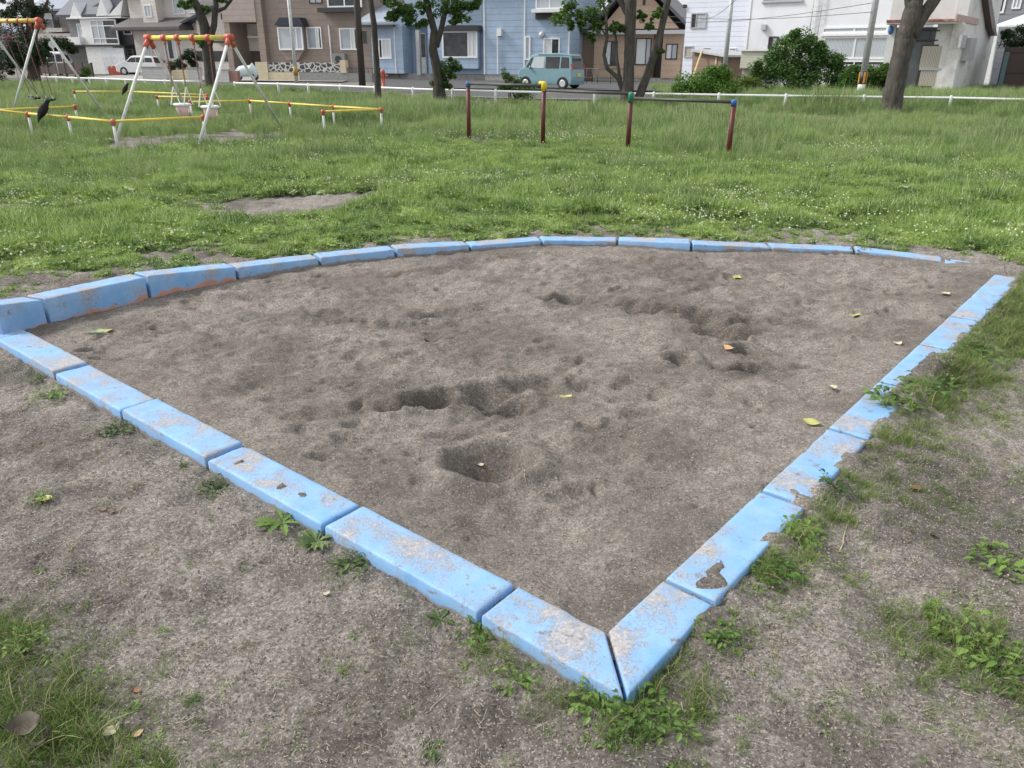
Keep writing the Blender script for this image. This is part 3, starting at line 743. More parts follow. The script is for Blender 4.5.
# --- taupe house
F = Fac((230, 74), (373, 69))
sx = lambda px, py=40: F.st(px, py)[0]
sz = lambda py, px=300: F.st(px, py)[1]
m_taupe = siding('taupe siding', (.27, .215, .185), .45, .85)
b = thing('house', 'large taupe house with white framed windows and a navy window hood', 'house', F.o)
m = MB(); F.box(m, sx(262), sx(376), .35, 8, -9, 0); m.build('wall', m_taupe, b)
m = MB(); F.box(m, sx(229), sx(261.8), sz(21.5), 8, -9, .5); m.build('wall', siding('pale taupe siding', (.36, .30, .27), .45, .88), b)
m = MB(); F.box(m, sx(261.8), sx(268), .1, 8, -9, .45); m.build('wall', m_taupe, b)
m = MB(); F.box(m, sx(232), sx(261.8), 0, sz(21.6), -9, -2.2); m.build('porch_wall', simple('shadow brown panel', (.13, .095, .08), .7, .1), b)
m = MB(); F.box(m, sx(229), sx(234.5), 0, sz(21.6), -2.2, .45); m.build('porch_pillar', m_taupe, b)
m = MB(); F.pbox(m, 248, 24, 261, 51, -2.2, -1.9, -1.9); m.build('porch_panel', m_beige, b)
m = MB(); F.pbox(m, 248, 36, 262, 38, -2.2, -1.2, -1.3); m.build('porch_beam', m_beige, b)
m = MB(); F.box(m, sx(262), sx(376), 0, .348, -8.9, -.08); m.build('foundation', M_['conc'], b)
w_ = window(F, b, 278.5, 27, 303, 50, 'winframe', 'ggrey', (.75,), d=.62, fw=.11)
m = MB(); F.pbox(m, 279.5, 25.5, 302, 51, 0, .6, .6); m.build('bay', m_taupe, b)
m = MB(); F.pprism(m, ((274.5, 25.5), (303.5, 25.5), (300, 17.5), (280, 17.5)), 0, .9, .8); m.build('window_hood', M_['navy'], b)
m = MB(); F.pprism(m, ((281, 51), (303, 51), (298, 60), (287, 60)), 0, .5, .5); m.build('bay_base', m_taupe, b)
window(F, b, 307, 27, 322, 49, 'winframe', 'gblind', (.62, .8), fw=.1, panes=['gblind', 'gwhite', 'gdark']); window(F, b, 340, 28, 358.5, 50, 'winframe', 'gblind', (.6, .8), fw=.1, panes=['gblind', 'gwhite', 'gdark'])
window(F, b, 327, -14, 361.5, 7.5, 'winframe', 'gdark', (.5,), fw=.13, d=.5)
m = MB(); F.box(m, sx(326), sx(363), sz(12.5, 345), sz(8, 345), 0, .95); m.build('balcony_sill', M_['dark'], b)
window(F, b, 309, -10, 322, 3.5, 'darkframe', 'ggrey', (.5,))
m = MB(); m.tube([F.W(sx(330.5), sz(25, 330), .12), F.W(sx(330.8), 1.2, .12)], .06, 8); m.build('downpipe', M_['white'], b)
m = MB(); F.prism(m, [(sx(226), 8.0), (sx(380), 8.0), (sx(303), 10.8)], -9.3, .6); m.build('roof', M_['navy'], b)
# air conditioner unit
t = thing('air_conditioner', 'grey outdoor air conditioner unit against the taupe house', 'air conditioner', F.W(sx(338), 0, 1))
m = MB(); q = F.pbox(m, 332, 53.5, 345, 65, .35, .85, .8); m.build('casing', simple('grey casing', (.22, .22, .22), .6, .1), t)
m = MB(); cc = F.W((q[0] + q[1]) / 2, (q[2] + q[3]) / 2, .86); m.tube([cc, cc + F.n * .04], .28, 20); m.build('fan_grille', M_['dark'], t)
m = MB(); F.box(m, q[0] + .05, q[1] - .05, 0, q[2], .45, .75); m.build('stand', M_['conc'], t)
# garden walls in front
Fw = Fac((252, 62), (372, 59))
def stonem():
    m, n, bb = newmat('round stones in mortar'); vo = N(n, 'ShaderNodeTexVoronoi'); vo.feature = 'DISTANCE_TO_EDGE'; vo.inputs['Scale'].default_value = 2.6
    n.links.new(objco(n, (1, 1, 1.4)), vo.inputs['Vector']); r = ramp(n, vo.outputs[0], [(.06, (.55, .54, .50)), (.14, (.05, .055, .065))]); n.links.new(r.outputs[0], bb.inputs['Base Color'])
    return m
t = thing('garden_wall', 'garden wall of dark round stones with cream pillars before the taupe house', 'garden wall', Fw.o)
m = MB(); Fw.pbox(m, 268.2, 62.5, 339.8, 72, -.3, 0, 0); m.build('stone_panel', stonem(), t)
m_cream = siding('cream block', (.60, .52, .36), .2, .85)
m = MB(); a0, a1, z0, z1 = Fw.pbox(m, 256, 62, 267.8, 83, -.35, .1, .1); m.build('pillar', m_cream, t)
m = MB(); Fw.box(m, Fw.st(268, 78)[0], Fw.st(300, 78)[0], 0, Fw.st(285, 72.2)[1], -.32, .05); m.build('block_wall', m_cream, t)
m = MB(); Fw.box(m, Fw.st(300.2, 78)[0], Fw.st(372, 78)[0], 0, Fw.st(335, 73)[1], -.32, .03); m.build('block_wall', simple('grey block', (.27, .27, .265), .9, .15, 4), t)
m = MB(); Fw.pbox(m, 339.9, 60, 345.5, 73, -.33, .08, .1); m.build('pillar', m_cream, t)
m = MB(); Fw.box(m, Fw.st(346, 70)[0], Fw.st(380, 70)[0], Fw.st(360, 68)[1] - .04, Fw.st(360, 68)[1], -.15, -.11)
for k in range(9): q = Fw.st(347 + k * 4, 70)[0]; Fw.box(m, q, q + .03, Fw.st(335, 73)[1], Fw.st(360, 68)[1], -.15, -.11)
m.build('hand_rail', M_['pipe'], t)

# --- low concrete walls on the left and their hedges
Fw = Fac((140, 60), (236, 57))
for (x0, y0, x1, y1, mt, lab) in ((143, 67.5, 167.5, 90, 'conc', 'pale concrete wall panel on the left beside the white car'), (188.5, 68.5, 201, 90, 'conc', 'short grey block wall panel just left of the forked tree trunk'), (213, 70, 229, 88, 'conc', 'grey block wall panel just right of the forked tree trunk')):
    t = thing('concrete_wall', lab, 'wall', Fw.W(Fw.st(x0, 80)[0], 0), 'low wall panels across the road')
    m = MB(); a0, z1 = Fw.st(x0, (y0 + y1) / 2)[0], Fw.st((x0 + x1) / 2, y0)[1]; a1 = Fw.st(x1, (y0 + y1) / 2)[0]
    Fw.box(m, a0, a1, -.05, z1, -.15, 0); m.build('panel', siding('block wall', (.46, .455, .44), .2, .82), t)
    m = MB(); Fw.box(m, a0 - .03, a1 + .03, z1 + .002, z1 + .07, -.18, .03); m.build('coping', M_['conc'], t)
t = thing('garden_wall', 'low yellowish garden wall between two grey wall panels, left of the forked tree', 'garden wall', Fw.W(0, 0))
m = MB(); Fw.box(m, Fw.st(168.5, 80)[0], Fw.st(188, 80)[0], 0, Fw.st(178, 70.5)[1], -.7, -.45); m.build('panel', m_cream, t)
m = MB(); Fw.box(m, Fw.st(229.3, 80)[0], Fw.st(237, 80)[0], 0, Fw.st(232, 71)[1], -.4, -.1); m.build('brick_end', siding('dull red brick', (.30, .17, .14), .1, .7), t)
Fw = Fac((40, 74), (92, 70))
t = thing('board_fence', 'dark brown board fence below the far left house', 'fence', Fw.o)
for k in range(26):
    pass
m = MB(); Fw.box(m, 0, Fw.L, .25, Fw.st(60, 63)[1], -.05, 0); m.build('board_panel', siding('dark brown boards', (.07, .045, .04), .25, .4), t)
for k in range(7):
    m = MB(); Fw.box(m, Fw.L * k / 6 - .05, Fw.L * k / 6 + .05, 0, Fw.st(60, 63)[1] + .06, -.1, .03); m.build('post', M_['dark'], t)

# --- blue house
F = Fac((376, 67), (571, 61))
sx = lambda px, py=40: F.st(px, py)[0]
sz = lambda py, px=470: F.st(px, py)[1]
m_blue = siding('light blue siding', (.36, .465, .60), .42, .82)
b = thing('house', 'light blue clapboard house with white framed windows behind the parked van', 'house', F.o)
m = MB(); F.box(m, sx(484), sx(570), .5, 6.6, -8, 0); m.build('wall', m_blue, b)
m = MB(); F.box(m, sx(425), sx(483.8), .5, 6.6, -8, -.5); m.build('wall', m_blue, b)
m = MB(); F.box(m, sx(372), sx(403), .5, sz(24.5, 390), -7, .1); m.build('wall', m_blue, b)
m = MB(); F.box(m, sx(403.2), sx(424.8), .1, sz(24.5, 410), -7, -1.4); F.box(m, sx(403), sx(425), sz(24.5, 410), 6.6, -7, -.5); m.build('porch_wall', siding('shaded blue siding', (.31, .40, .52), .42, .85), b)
m = MB(); F.box(m, sx(372), sx(570) , 0, .498, -7.9, -.6); F.box(m, sx(484.5), sx(569.5), 0, .497, -.6, -.06); m.build('foundation', M_['conc'], b)
m = MB(); z0 = sz(25, 385); z1 = sz(5, 385); a0, a1 = sx(362), sx(398.5)
m.hexa([F.W(a0, z0, .8), F.W(a1, z0, .8), F.W(a1, z0, -7.2), F.W(a0, z0, -7.2)], [F.W(a0, z0 + .2, .8), F.W(a1, z0 + .2, .8), F.W(a1 - 1.2, z1 + .3, -3.5), F.W(a0, z1 + .3, -3.5)])
m.build('roof', siding('grey blue lower roof', (.36, .41, .48), .45, .7, .35), b)
m = MB(); F.box(m, a0 - .02, a1 + .05, z0 - .18, z0 - .003, .55, .86); m.build('gutter', M_['dark'], b)
window(F, b, 378.5, 38.5, 391.5, 59, 'winframe', 'gwhite', (.3,), fw=.12, d=.1, panes=['gdark', 'gwhite'])
m = MB(); F.pbox(m, 415.5, 30, 419, 75, -.4, -.1, 0); m.build('porch_post', M_['greyframe'], b)
dd = MB(); F.pbox(dd, 419, 33, 426, 76, -1.38, -1.3, -1.3); dd = dd.build('door', M_['white'], b)
m = MB(); F.pbox(m, 419.5, 34, 425, 57, -1.3, -1.26, -1.26); m.build('pane', M_['gdark'], dd)
m = MB(); F.box(m, sx(441.5), sx(478.5), .9, sz(30.5), -.5, .12); m.build('bay', m_blue, b)
window(F, b, 442.5, 31, 477.5, 58, 'winframe', 'gdark', (.74, .86), fw=.11, d=.12, panes=['gdark', 'gwhite', 'gwhite'])
m = MB(); F.pprism(m, ((440, 30.6), (479.5, 30.6), (477.5, 25.2), (448, 25.2)), -.5, .45, .3); m.build('window_hood', M_['dark'], b)
m = MB()
for px in (484.4, 524.6, 569): q = sx(px); F.box(m, q - .05, q + .05, .5, 6.6, .002, .05)
F.box(m, sx(395.3) - .04, sx(395.3) + .04, .5, z0, .102, .14)
m.build('corner_trim', M_['white'], b)
m = MB(); F.pbox(m, 497, 28.5, 501.5, 36, .02, .3, .2); m.tube([F.W(sx(498.3), sz(36, 498), .12), F.W(sx(498.3), .55, .12)], .05, 8); m.build('vent_pipe', M_['white'], b)
m = MB(); cc = F.W(sx(542), sz(34.5, 542), .1); m.ball(cc, .2, 12, 8); m.build('vent_cap', M_['palepaint'], b, True)
window(F, b, 524.9, 36, 530.6, 60, 'winframe', 'ggrey', (), fw=.1); window(F, b, 543.5, 38, 559.8, 58, 'winframe', 'gwhite', (.5,), fw=.09, panes=['gwhite', 'gdark'])
window(F, b, 536, -14, 564, 9, 'winframe', 'ggrey', (.5,), fw=.08, d=.1)
m = MB(); F.box(m, sx(535), sx(568), sz(13, 550), sz(9.5, 550), 0, .9); m.build('balcony', M_['white'], b)
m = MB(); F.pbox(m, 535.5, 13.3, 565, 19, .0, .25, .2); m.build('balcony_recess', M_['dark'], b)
m = MB(); F.prism(m, [(sx(420), 6.6), (sx(573), 6.6), (sx(497), 9)], -8.4, .5); m.build('roof', M_['dark'], b)

# --- tan gable house
F = Fac((571, 64), (686, 61))
sx = lambda px, py=55: F.st(px, py)[0]
sz = lambda py, px=630: F.st(px, py)[1]
m_tan = siding('tan siding', (.50, .37, .27), .4, .88); m_brn = siding('brown siding', (.215, .15, .11), .3, .8)
b = thing('house', 'tan single storey gable house with dark framed windows, behind the multi-stem tree', 'house', F.o)
zt = sz(34.5)
m = MB(); F.box(m, sx(594), sx(652), .32, zt, -9, 0); F.box(m, sx(662), sx(681), .32, zt, -9, 0); m.build('wall', m_tan, b)
m = MB(); F.box(m, sx(571.5), sx(593.8), .1, sz(33, 580), -9, -.3); m.build('wall', m_brn, b)
m = MB(); F.box(m, sx(652.2), sx(661.8), .1, zt, -9, -1.2); m.build('porch_wall', M_['darkframe'], b)
m = MB(); F.box(m, sx(594), sx(681), 0, .318, -8.9, -.07); m.build('foundation', M_['conc'], b)
m = MB(); F.box(m, sx(571), sx(599), sz(33, 585), sz(29, 585), -9, .5); m.build('flat_roof', M_['dark'], b)
m = MB(); F.box(m, sx(590), sx(688), zt, sz(30.5), -9.3, .75); m.build('eave', M_['greyframe'], b)
g = [F.st(594, 30), F.st(686, 31), F.st(640, -22)]
m = MB(); F.prism(m, [(g[0][0] + .5, g[0][1] + .05), (g[1][0] - .5, g[0][1] + .05), (g[2][0], g[2][1] - .3)], -8.8, .1); m.build('gable', m_tan, b)
m = MB(); a0, z0 = g[0]; a1 = g[1][0]; ax, az = g[2]
for (q0, q1) in (((a0 - .3, z0), (ax, az)), ((a1 + .3, z0), (ax, az))):
    F.prism(m, [q0, (q0[0], q0[1] + .28), (q1[0], q1[1] + .3), (q1[0], q1[1])], -9.2, .8)
m.build('roof', simple('dark grey roof', (.10, .10, .11), .5, .15), b)
window(F, b, 604.5, 41, 617.5, 65.5, 'darkframe', 'gwhite', (.5,), panes=['gwhite', 'gdark']); window(F, b, 635.5, 38, 651.3, 65, 'darkframe', 'gwhite', (.66,), panes=['gwhite', 'ggrey'])
window(F, b, 665.7, 43.7, 677.6, 59.5, 'darkframe', 'gwhite', (.52,), panes=['gwhite', 'ggrey'])
window(F, b, 643, -2, 645.5, 5, 'darkframe', 'gdark', (), d=.1, fw=.04)
Fr = Fac((585, 56), (625, 55))
t = thing('hand_rail', 'thin grey steel handrail frame in front of the tan house', 'handrail', Fr.o)
m = MB()
for px in (587, 592.5, 598, 611, 622): a = Fr.st(px, 70)[0]; m = MB(); m.tube([Fr.W(a, 0), Fr.W(a, 1.0)], .025, 8); m.build('post', M_['pipe'], t, True)
m = MB(); m.tube([Fr.W(Fr.st(585, 70)[0], 1.0), Fr.W(Fr.st(623, 70)[0], 1.0)], .025, 8); m.tube([Fr.W(Fr.st(585, 70)[0], .45), Fr.W(Fr.st(623, 70)[0], .45)], .018, 8); m.build('rail', M_['pipe'], t, True)

# --- tall white building
F = Fac((683, 58), (895, 50))
sx = lambda px, py=40: F.st(px, py)[0]
sz = lambda py, px=780: F.st(px, py)[1]
m_wht = simple('white stucco', (.74, .755, .79), .8, .04, 1.2, .003, bscale=40, dirt=(.66, .67, .69))
m_wht2 = siding('white metal siding', (.70, .74, .83), .3, .93, .5, .03)
b = thing('building', 'tall plain white building with a wall ladder, behind the big bush', 'building', F.o)
m = MB(); F.box(m, sx(686, 20), sx(748), 0, 7.5, -11, 0); m.build('wall', m_wht2, b)
m = MB(); F.box(m, sx(748.1), sx(897), 0, 7.5, -11, .25); m.build('wall', m_wht, b)
m = MB(); q = sx(748); F.box(m, q - .06, q + .06, 0, 7.5, .252, .3); m.build('corner_trim', M_['white'], b)
m = MB(); F.box(m, sx(684), sx(899), 7.5, 7.75, -11.2, .5); m.build('roof', M_['greyframe'], b)
window(F, b, 691, 13, 706.5, 28.5, 'greyframe', 'ggrey', (.35,), panes=['gdark', 'ggrey']); window(F, b, 684.5, 46, 693, 57.5, 'greyframe', 'gbeige', ())
window(F, b, 703.5, 48, 710.5, 51, 'greyframe', 'gdark', (), fw=.04); window(F, b, 726, 48, 728.5, 58, 'winframe', 'gdark', (), fw=.04); window(F, b, 729.3, 48, 736, 58.5, 'winframe', 'ggrey', (.5,), fw=.04)
window(F, b, 763.5, -6, 803, 1.0, 'greyframe', 'gdark', (.5,), d=.25, sill=True)
window(F, b, 768.5, 36.5, 778, 48.5, 'darkframe', 'ggrey', (.4,), d=.25, panes=['gdark', 'ggrey'])
window(F, b, 822.5, 26.5, 888, 33.2, 'winframe', 'ggrey', (.5,), d=.25, fw=.1); window(F, b, 822.5, 36.3, 888, 59, 'winframe', 'ggrey', (.5,), d=.25, fw=.1)
window(F, b, 823, 60.5, 887, 66, 'winframe', 'gdark', (.5,), d=.25, fw=.08)
m = MB(); F.box(m, sx(822), sx(889), sz(36, 850), sz(33.4, 850), .25, .42); m.build('beam', M_['white'], b)
m = MB(); F.pbox(m, 761.5, 24.5, 766, 30, .25, .5, .4); m.build('vent_hood', M_['greyframe'], b)
m = MB(); F.pbox(m, 683, 4.5, 685.3, 8, -.2, .15, .1); m.build('lamp', M_['dark'], b)
m = MB()
for px in (811.5, 820): m.tube([F.W(sx(px, 30) - .0, sz(42, 815), .42), F.W(sx(px, 30) + .05, 7.4, .42)], .03, 8)
for k in range(11): zz = sz(40, 815) + k * .38; m.tube([F.W(sx(811.5, 30), zz, .42), F.W(sx(820, 30), zz, .42)], .02, 6)
m.build('ladder', M_['palepaint'], b, True)
Fs = Fac((690, 54), (728, 51))
t = thing('shed', 'small brown lean-to shed beside the white building, with a pale sloped prop', 'shed', Fs.o)
m = MB(); Fs.prism(m, [(Fs.st(693, 60)[0], 0), (Fs.st(722, 60)[0], 0), Fs.st(722, 56), Fs.st(693, 51)], -2.5, 0); m.build('wall', m_brn, t)
m = MB(); Fs.pprism(m, ((691, 51.2), (725, 57), (725, 55), (693, 49)), -2.8, .3, .2); m.build('roof', M_['greyframe'], t)
m = MB(); Fs.pbox(m, 714.5, 57, 716, 80, 0, .06, .05); m.build('trim', m_tan, t)
m = MB(); m.tube([Fs.W(*Fs.st(692, 80, 1.2), 1.2), Fs.W(*Fs.st(702, 51, .3), .3)], .06, 8); m.build('prop', simple('pale yellow wood', (.62, .55, .25), .6, .1), t)
Fs = Fac((738, 45), (776, 44))
t = thing('storage_shed', 'low cream panelled storage shed at the left side of the big bush', 'shed', Fs.o)
m = MB(); Fs.box(m, Fs.st(740.5, 60)[0], Fs.st(779, 60)[0], Fs.st(760, 68.3)[1], Fs.st(760, 51)[1], -1.6, 0); m.build('body', siding('cream ribbed panel', (.56, .56, .47), .12, .85), t)
m = MB(); Fs.box(m, Fs.st(739, 60)[0], Fs.st(780, 60)[0], Fs.st(760, 51)[1] + .002, Fs.st(760, 49.8)[1] + .02, -1.7, .1); m.build('lid', M_['white'], t)
m = MB(); Fs.box(m, Fs.st(742, 60)[0], Fs.st(778, 60)[0], 0, Fs.st(760, 68.5)[1], -1.4, -.25); m.build('base', M_['conc'], t)

# --- old white house with porch
F = Fac((886, 41.5), (956, 40.2))
sx = lambda px, py=55: F.st(px, py)[0]
sz = lambda py, px=920: F.st(px, py)[1]
m_old = simple('aged white plaster', (.70, .70, .69), .85, .08, 2, .003, bscale=40, dirt=(.50, .45, .40))
b = thing('house', 'old white house with a dark sliding door porch and rusty roof edge', 'house', F.o)
m = MB(); F.box(m, sx(887, 40), sx(893.5, 45), 0, sz(24), -1.2, 0); m.build('porch_pillar', m_old, b)
m = MB(); F.box(m, sx(946.5, 60), sx(958, 60), 0, 5.2, -3, 0); m.build('wall', m_old, b)
m = MB(); F.box(m, sx(893.6, 45), sx(946.4, 60), 0, sz(27), -1.2, -.35); m.build('porch_wall', simple('grey green porch panel', (.125, .14, .145), .6, .15, 2), b)
m = MB(); F.box(m, sx(886, 40), sx(946.3, 60), sz(21.5), 5.2, -1.6, -.1); m.build('wall', m_old, b)
dr = MB(); F.pbox(dr, 918.5, 44.5, 946, 91, -.35, -.25, -.3); dr = dr.build('door', M_['darkframe'], b)
m = MB(); F.pbox(m, 921, 46, 944, 68, -.25, -.21, -.22); m.build('pane', M_['gbeige'], dr); m = MB(); F.pbox(m, 919.5, 70.5, 941, 86, -.25, -.21, -.22); m.build('pane', M_['gbeige'], dr)
m = MB(); F.pbox(m, 919, 68, 943.5, 70.3, -.25, -.17, -.2); m.build('handle_bar', M_['greyframe'], dr)
window(F, b, 912, 30, 948, 41, 'darkframe', 'gdark', (.5,), d=-.34, fw=.06)
m = MB(); F.box(m, sx(884, 40), sx(954, 40), sz(24.2), sz(22.6), -.6, .55); m.build('gutter', M_['white'], b)
m = MB(); F.box(m, sx(883.5, 40), sx(955, 40), sz(22.5), sz(20), -.6, .62); m.build('roof_edge', simple('rusty red metal', (.27, .10, .07), .7, .3, 6, dirt=(.45, .35, .30)), b)
m = MB(); F.box(m, sx(900, 90), sx(948, 90), 0, .16, -.3, .7); m.build('step', M_['conc'], b)
m = MB(); q = F.st(891.5, 27); m.ball(F.W(q[0], q[1] - .15, .12), .12, 10, 7, 1, 1, 1.6); m.build('lamp', M_['bluecap'], b, True)
F2 = Fac((956, 40.2), (1003, 51))
m = MB(); F2.box(m, .02, F2.L * .60, 0, 5.2, -1.2, 0); m.build('wall', m_old, b)
m = MB(); F2.pbox(m, 961, 35, 966, 48, 0, .12, .1); F2.pbox(m, 967, 38, 973, 61, 0, .3, .2); m.build('meter_box', M_['greyframe'], b)
m = MB(); F2.box(m, F2.st(955, 20)[0], F2.st(978, 20)[0], F2.st(966, 23)[1], F2.st(966, 16)[1], 0, .05); m.build('stain_band', simple('faded pink fascia', (.50, .36, .33), .7, .2), b)
m = MB(); F2.prism(m, [F2.st(983.5, -8), F2.st(980, -8), F2.st(985.5, 28), F2.st(989, 36), F2.st(991, 36)], -.3, .3); m.build('downpipe', simple('brown gutter', (.10, .06, .055), .5, .2), b)
m = MB(); F2.prism(m, [(0, 5.2), (F2.L * .6, 5.2), (F2.L * .3, 6.6)], -1.4, .3); m.build('roof', M_['rust'], b)

# --- far right grey house, carport, brown container
F = Fac((978, 60), (1050, 57))
sx = lambda px, py=10: F.st(px, py)[0]
sz = lambda py, px=1000: F.st(px, py)[1]
b = thing('house', 'grey upper storey house at the far right edge behind the carport', 'house', F.o)
m = MB(); F.box(m, sx(984), sx(1100), 0, 6.5, -8, 0); m.build('wall', siding('mid grey siding', (.24, .25, .275), .35, .8), b)
window(F, b, 989, -8, 1006, 13.5, 'winframe', 'gdark', (.5,), fw=.13)
window(F, b, 1013, -6, 1022, 9, 'winframe', 'ggrey', (.5,), fw=.1)
m = MB(); F.prism(m, [(sx(980), 6.5), (sx(1110), 6.5), (sx(1040), 8.6)], -8.4, .6); m.build('roof', M_['dark'], b)
F = Fac((988, 48), (1050, 46))
t = thing('carport', 'white ribbed carport roof on a white slanted post at the far right', 'carport', F.o)
a0, a1 = F.st(993, 25)[0], F.st(1075, 25)[0]; z0 = F.st(1005, 27)[1]; z1 = F.st(1005, 16.5)[1]
m = MB(); m.hexa([F.W(a0, z0, 0), F.W(a1, z0, 0), F.W(a1, z1, -4), F.W(a0 + .8, z1, -4)], [F.W(a0, z0 + .08, 0), F.W(a1, z0 + .08, 0), F.W(a1, z1 + .3, -4), F.W(a0 + .8, z1 + .3, -4)]); m.build('roof', siding('white ribbed roof', (.72, .75, .80), .3, .6, .4, .05, True), t)
m = MB(); m.hexa([F.W(F.st(985, 80)[0], 0, .05), F.W(F.st(990, 80)[0], 0, .05), F.W(F.st(990, 80)[0], 0, -.2), F.W(F.st(985, 80)[0], 0, -.2)], [F.W(F.st(992, 27)[0], z0 - .01, .05), F.W(F.st(999, 27)[0], z0 - .01, .05), F.W(F.st(999, 27)[0], z0 - .01, -.2), F.W(F.st(992, 27)[0], z0 - .01, -.2)]); m.build('post', M_['white'], t)
m = MB(); F.box(m, F.st(1000, 80)[0], F.st(1006, 80)[0], 0, z0 - .02, -3.4, -3.2); m.build('back_panel', m_beige, t)
F = Fac((1003, 42), (1060, 41))
t = thing('container', 'dark brown storage container at the right edge under the evergreen bush', 'container', F.o)
m = MB(); F.box(m, F.st(1006, 70)[0], F.st(1075, 70)[0], .1, F.st(1014, 47)[1], -2.5, 0); m.build('body', siding('dark brown panel', (.055, .035, .032), .95, .6), t)
m = MB(); F.box(m, F.st(1001.5, 70)[0], F.st(1005.8, 70)[0], .0, F.st(1003, 52)[1], -.3, .05); m.build('corner_post', simple('teal grey post', (.09, .16, .16), .6, .1), t)
m = MB(); F.box(m, F.st(1006, 70)[0] + .1, F.st(1075, 70)[0] - .1, 0, .098, -2.4, -.1); m.build('skid', M_['dark'], t)
# solid backing row behind the street, so gaps between houses do not show an empty horizon
for (px0, px1, Yd, h, col, lab) in ((-90, 24, 120, 6.5, (.35, .34, .34), 'distant grey house seen behind the leaves at top left'), (200, 240, 110, 6.0, (.5, .49, .48), 'distant pale house seen in the gap beside the taupe house'), (1030, 1150, 90, 6.5, (.4, .4, .42), 'distant house beyond the right edge of the carport')):
    F = Fac((px0, Yd), (px1, Yd))
    b = thing('house', lab, 'house', F.o)
    m = MB(); F.box(m, 0, F.L, 0, h * .75, -8, 0); m.build('wall', siding('distant wall', col, .4, .85), b)
    m = MB(); F.prism(m, [(-.5, h * .75), (F.L + .5, h * .75), (F.L / 2, h * 1.15)], -8.5, .6); m.build('roof', m_bluroof, b)
    for k in range(3): 
        a = F.L * (k + .5) / 3
        m = MB(); F.box(m, a - .8, a + .8, 1.2, 2.6, 0, .06); m.build('window', M_['gdark'], b)

